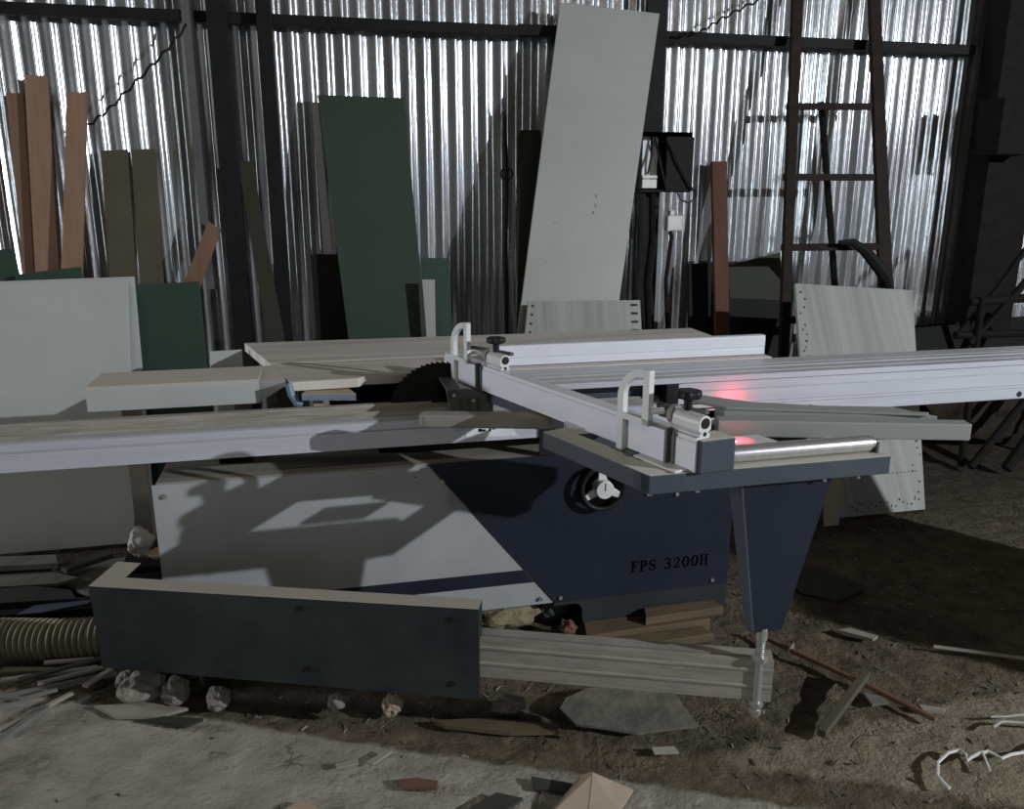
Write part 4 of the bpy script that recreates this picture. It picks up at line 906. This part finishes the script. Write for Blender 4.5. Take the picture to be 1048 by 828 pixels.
tag(b.build('plywood_sheet', M['ply']), 'cracked weathered plywood piece on the dirt below the swing arm', 'plywood')
flat('wood_strip', [(0.24, 2.06), (0.40, 2.035), (0.590, 1.962), (0.580, 1.930), (0.447, 1.955), (0.27, 2.03)], 0.0, 0.012, 'lumber', 'brown wood strip half buried left of the plywood piece', 'strip')
flat('white_tag', [(0.813, 1.808), (0.875, 1.798), (0.878, 1.772), (0.811, 1.784)], 0.004, 0.006, 'dirty_pl', 'small white rectangular tile on the dirt below the plywood piece', 'tile')
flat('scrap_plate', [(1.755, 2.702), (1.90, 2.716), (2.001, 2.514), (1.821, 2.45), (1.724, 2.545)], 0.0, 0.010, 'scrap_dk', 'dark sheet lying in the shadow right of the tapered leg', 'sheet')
flat('wood_sliver', [(1.687, 2.247), (1.739, 2.249), (1.80, 2.180), (1.769, 2.165)], 0.002, 0.010, 'scrap_lt', 'pale sliver on the dirt right of the tapered leg foot', 'wood sliver')
b = MB(); b.tube([(1.937, 2.078, 0.010), (2.07, 2.004, 0.012), (2.25, 1.91, 0.010)], 0.007, 6); tag(b.build('thin_stick', M['scrap_lt']), 'thin pale stick at right edge beside the dark shadow', 'stick')
b = MB(); b.tube([(1.40, 2.29, 0.012), (1.45, 2.17, 0.014), (1.56, 1.96, 0.013), (1.664, 1.737, 0.010)], 0.009, 8); tag(b.build('thin_rod', M['wood_dk'], smooth=True), 'long thin brown rod lying from the spindle toward the right', 'rod')
b = MB(); b.obox((1.308, 1.743, 0.0), (0.278, 0.190, 0.034), (-0.014, 0.020, 0), (0, 0, 0.022)); tag(b.build('wood_strip', M['olive'], bevel=0.002), 'greenish square strip lying across the thin brown rod', 'strip')
flat('scrap_plate', [(1.546, 1.905), (1.586, 1.875), (1.589, 1.843), (1.534, 1.846)], 0.0, 0.008, 'scrap', 'small grey shard beside the crossing of rod and strip', 'shard')
flat('scrap_plate', [(1.668, 1.815), (1.734, 1.78), (1.715, 1.765), (1.663, 1.787)], 0.0, 0.008, 'scrap_lt', 'small brownish shard near the right end of the thin rod', 'shard')
b = MB(); b.prism([(1.435, 2.16, 0.0), (1.462, 2.15, 0.0), (1.462, 2.16, 0.045)], (0.004, 0.008, 0)); tag(b.build('shard', M['dirty_pl']), 'tiny whitish upright shard beside the thin rod', 'shard')
b = MB(); b.tube([(1.498, 1.487, .008), (1.497, 1.51, .009), (1.502, 1.535, .008), (1.538, 1.578, .008), (1.593, 1.604, .010), (1.63, 1.605, .012), (1.628, 1.58, .016), (1.615, 1.563, .010), (1.64, 1.575, .009), (1.67, 1.583, .010), (1.70, 1.583, .012), (1.712, 1.565, .010), (1.715, 1.552, .010), (1.755, 1.560, .010), (1.834, 1.558, .010), (1.95, 1.60, .008)], 0.0045, 6)
b.tube([(1.684, 1.585, .012), (1.666, 1.548, .008), (1.650, 1.52, .008)], 0.004, 6)
tag(b.build('white_string', M['white_pl'], smooth=True), 'tangled white string lying on the dirt at bottom right', 'string')
b = MB(); b.tube([(1.80, 1.672, .008), (1.84, 1.686, .010), (1.863, 1.684, .008), (1.96, 1.645, .008)], 0.0045, 6); b.tube([(1.83, 1.715, .008), (1.88, 1.705, .008), (1.98, 1.70, .008)], 0.004, 6)
tag(b.build('white_string', M['dirty_pl'], smooth=True), 'short pale string at right edge above the tangled white one', 'string')
# bent card at the bottom of the picture
b = MB(); b.prism([(0.43, 1.60, 0.002), (0.555, 1.585, 0.002), (0.602, 1.690, 0.055), (0.575, 1.705, 0.038), (0.52, 1.665, 0.02)], (0.0, 0.004, 0.003)); b.prism([(0.602, 1.690, 0.055), (0.555, 1.585, 0.002), (0.64, 1.60, 0.002), (0.70, 1.655, 0.012)], (0.0, 0.002, 0.003))
tag(b.build('cardboard_piece', M['card']), 'bent pale cardboard piece at the bottom of the picture', 'cardboard')
flat('brick_fragment', [(0.121, 1.839), (0.164, 1.836), (0.22, 1.812), (0.211, 1.785), (0.128, 1.807)], 0.0, 0.008, 'brick', 'reddish brick fragment lying flat on the slab', 'brick fragment')
flat('wood_chip', [(-0.039, 1.942), (0.02, 1.944), (0.023, 1.930), (-0.034, 1.925)], 0.0, 0.006, 'scrap_lt', 'thin pale wood chip on the slab, left of the two', 'wood chip', 'pale wood chips on the slab')
flat('wood_chip', [(0.043, 1.931), (0.101, 1.967), (0.114, 1.957), (0.058, 1.917)], 0.0, 0.006, 'scrap_lt', 'pale wood chip on the slab, right and larger of the two', 'wood chip', 'pale wood chips on the slab')
flat('wood_chip', [(-0.173, 1.795), (-0.126, 1.822), (-0.083, 1.785), (-0.101, 1.75)], 0.0, 0.006, 'card', 'triangular pinkish chip at the bottom edge of the picture', 'wood chip')
flat('scrap_plate', [(0.269, 1.69), (0.36, 1.735), (0.421, 1.700), (0.335, 1.65)], 0.0, 0.008, 'scrap_dk', 'dark shard at the bottom left of the bent cardboard', 'shard')
flat('scrap_plate', [(0.455, 1.73), (0.462, 1.775), (0.56, 1.725), (0.53, 1.70)], 0.0, 0.006, 'scrap_dk', 'dark shard touching the slab edge behind the bent cardboard', 'shard')
b = MB(); b.prism([(2.195, 3.10, 0.0), (2.205, 3.13, 0.08), (2.219, 3.165, 0.181), (2.26, 3.175, 0.205), (2.310, 3.175, 0.212), (2.332, 3.155, 0.133), (2.30, 3.14, 0.09), (2.275, 3.10, 0.0)], (0.002, 0.004, 0))
tag(b.build('torn_card', M['card']), 'torn brownish card standing right of the tapered leg against the worn board', 'cardboard')

# fine chips and sawdust nobody could count
rr = random.Random(21); b = MB(); bpy.context.view_layer.update()
KEEP = []
for o in COL.objects:
    if o.type == 'MESH' and o.parent is None and o.get('kind') != 'structure' and o.location.z < 0.1:
        c = [o.matrix_world @ V(q) for q in o.bound_box]
        KEEP.append((min(p.x for p in c) - .01, max(p.x for p in c) + .01, min(p.y for p in c) - .01, max(p.y for p in c) + .01))
for i in range(1500):
    x = rr.uniform(-1.0, 2.6); y = rr.uniform(1.45, 3.2)
    d = y + 0.468 * x
    if d < 2.05 and rr.random() < 0.9: continue
    if -0.70 < x < 1.4 and y > 2.36: continue
    if any(a < x < b_ and c < y < d_ for a, b_, c, d_ in KEEP): continue
    L_ = rr.uniform(0.006, 0.028) * (1.6 if rr.random() < .1 else 1); w = rr.uniform(0.002, 0.008); a = rr.uniform(0, math.pi); z = ground_z(x, y)
    u = V((math.cos(a), math.sin(a), rr.uniform(-.1, .2))) * L_; v = V((-math.sin(a), math.cos(a), rr.uniform(-.2, .2))) * w
    o = V((x, y, z)); b.prism([o, o + u, o + u * rr.uniform(.5, .9) + v, o + v * rr.uniform(.3, 1)], (0, 0, 0.0025), rr.choice((0, 0, 1, 2, 2, 2, 0)))
tag(b.build('wood_chips', [M['scrap'], M['scrap_lt'], M['scrap_dk']]), 'loose small wood chips scattered over the dirt floor', 'wood chips', kind='stuff')

# ------------------------------------------------------------------ light
def lamp(name, kind, loc, energy, color, size=0.1, target=None, sy=None):
    d = bpy.data.lights.new(name, kind); d.energy = energy; d.color = color
    if kind == 'AREA':
        d.shape = 'RECTANGLE'; d.size = size; d.size_y = sy or size
    else: d.shadow_soft_size = size
    o = bpy.data.objects.new(name, d); COL.objects.link(o); o.location = loc
    if target is not None:
        o.rotation_euler = (V(target) - V(loc)).to_track_quat('-Z', 'Y').to_euler()
    return o
lamp('flood_lamp', 'POINT', (6.3, -2.55, 3.15), 2050, (0.90, 0.95, 1.0), 0.035)
lamp('ceiling_lamp', 'POINT', (-0.94, -0.34, 4.5), 72, (1.0, 0.90, 0.70), 0.12)
lamp('side_opening', 'AREA', (-6.0, 3.75, 1.3), 200, (0.94, 0.96, 1.0), 0.9, (0.6, 2.0, 0.9), 1.6)
g_ = lamp('red_indicator_glow', 'SPOT', (0.955, 1.712, 0.945), 0.7, (1.0, 0.02, 0.04), 0.004, (0.958, 1.712, 0.9)); g_.data.spot_size = math.radians(100); g_.data.spot_blend = 0.8
lamp('red_reflection_glow', 'POINT', (1.33, 2.41, 0.812), 0.30, (1.0, 0.03, 0.05), 0.01)
# daylight through the tall doorway at the far end of the hall
lamp('doorway_daylight', 'AREA', (0.6, -7.0, 2.6), 62, (0.86, 0.94, 1.0), 1.2, (0.6, 4.7, 2.6), 5.0)
lamp('doorway_daylight', 'AREA', (6.5, -6.0, 2.8), 25, (0.86, 0.94, 1.0), 0.7, (2.5, 4.7, 2.0), 4.0)
w = bpy.data.worlds.new('hall'); scn.world = w; w.use_nodes = True
bg = w.node_tree.nodes['Background']
bg.inputs['Color'].default_value = (1.0, 0.93, 0.70, 1); bg.inputs['Strength'].default_value = 0.024
scn.view_settings.view_transform = 'Standard'
scn.view_settings.look = 'None'
scn.view_settings.exposure = 0.0
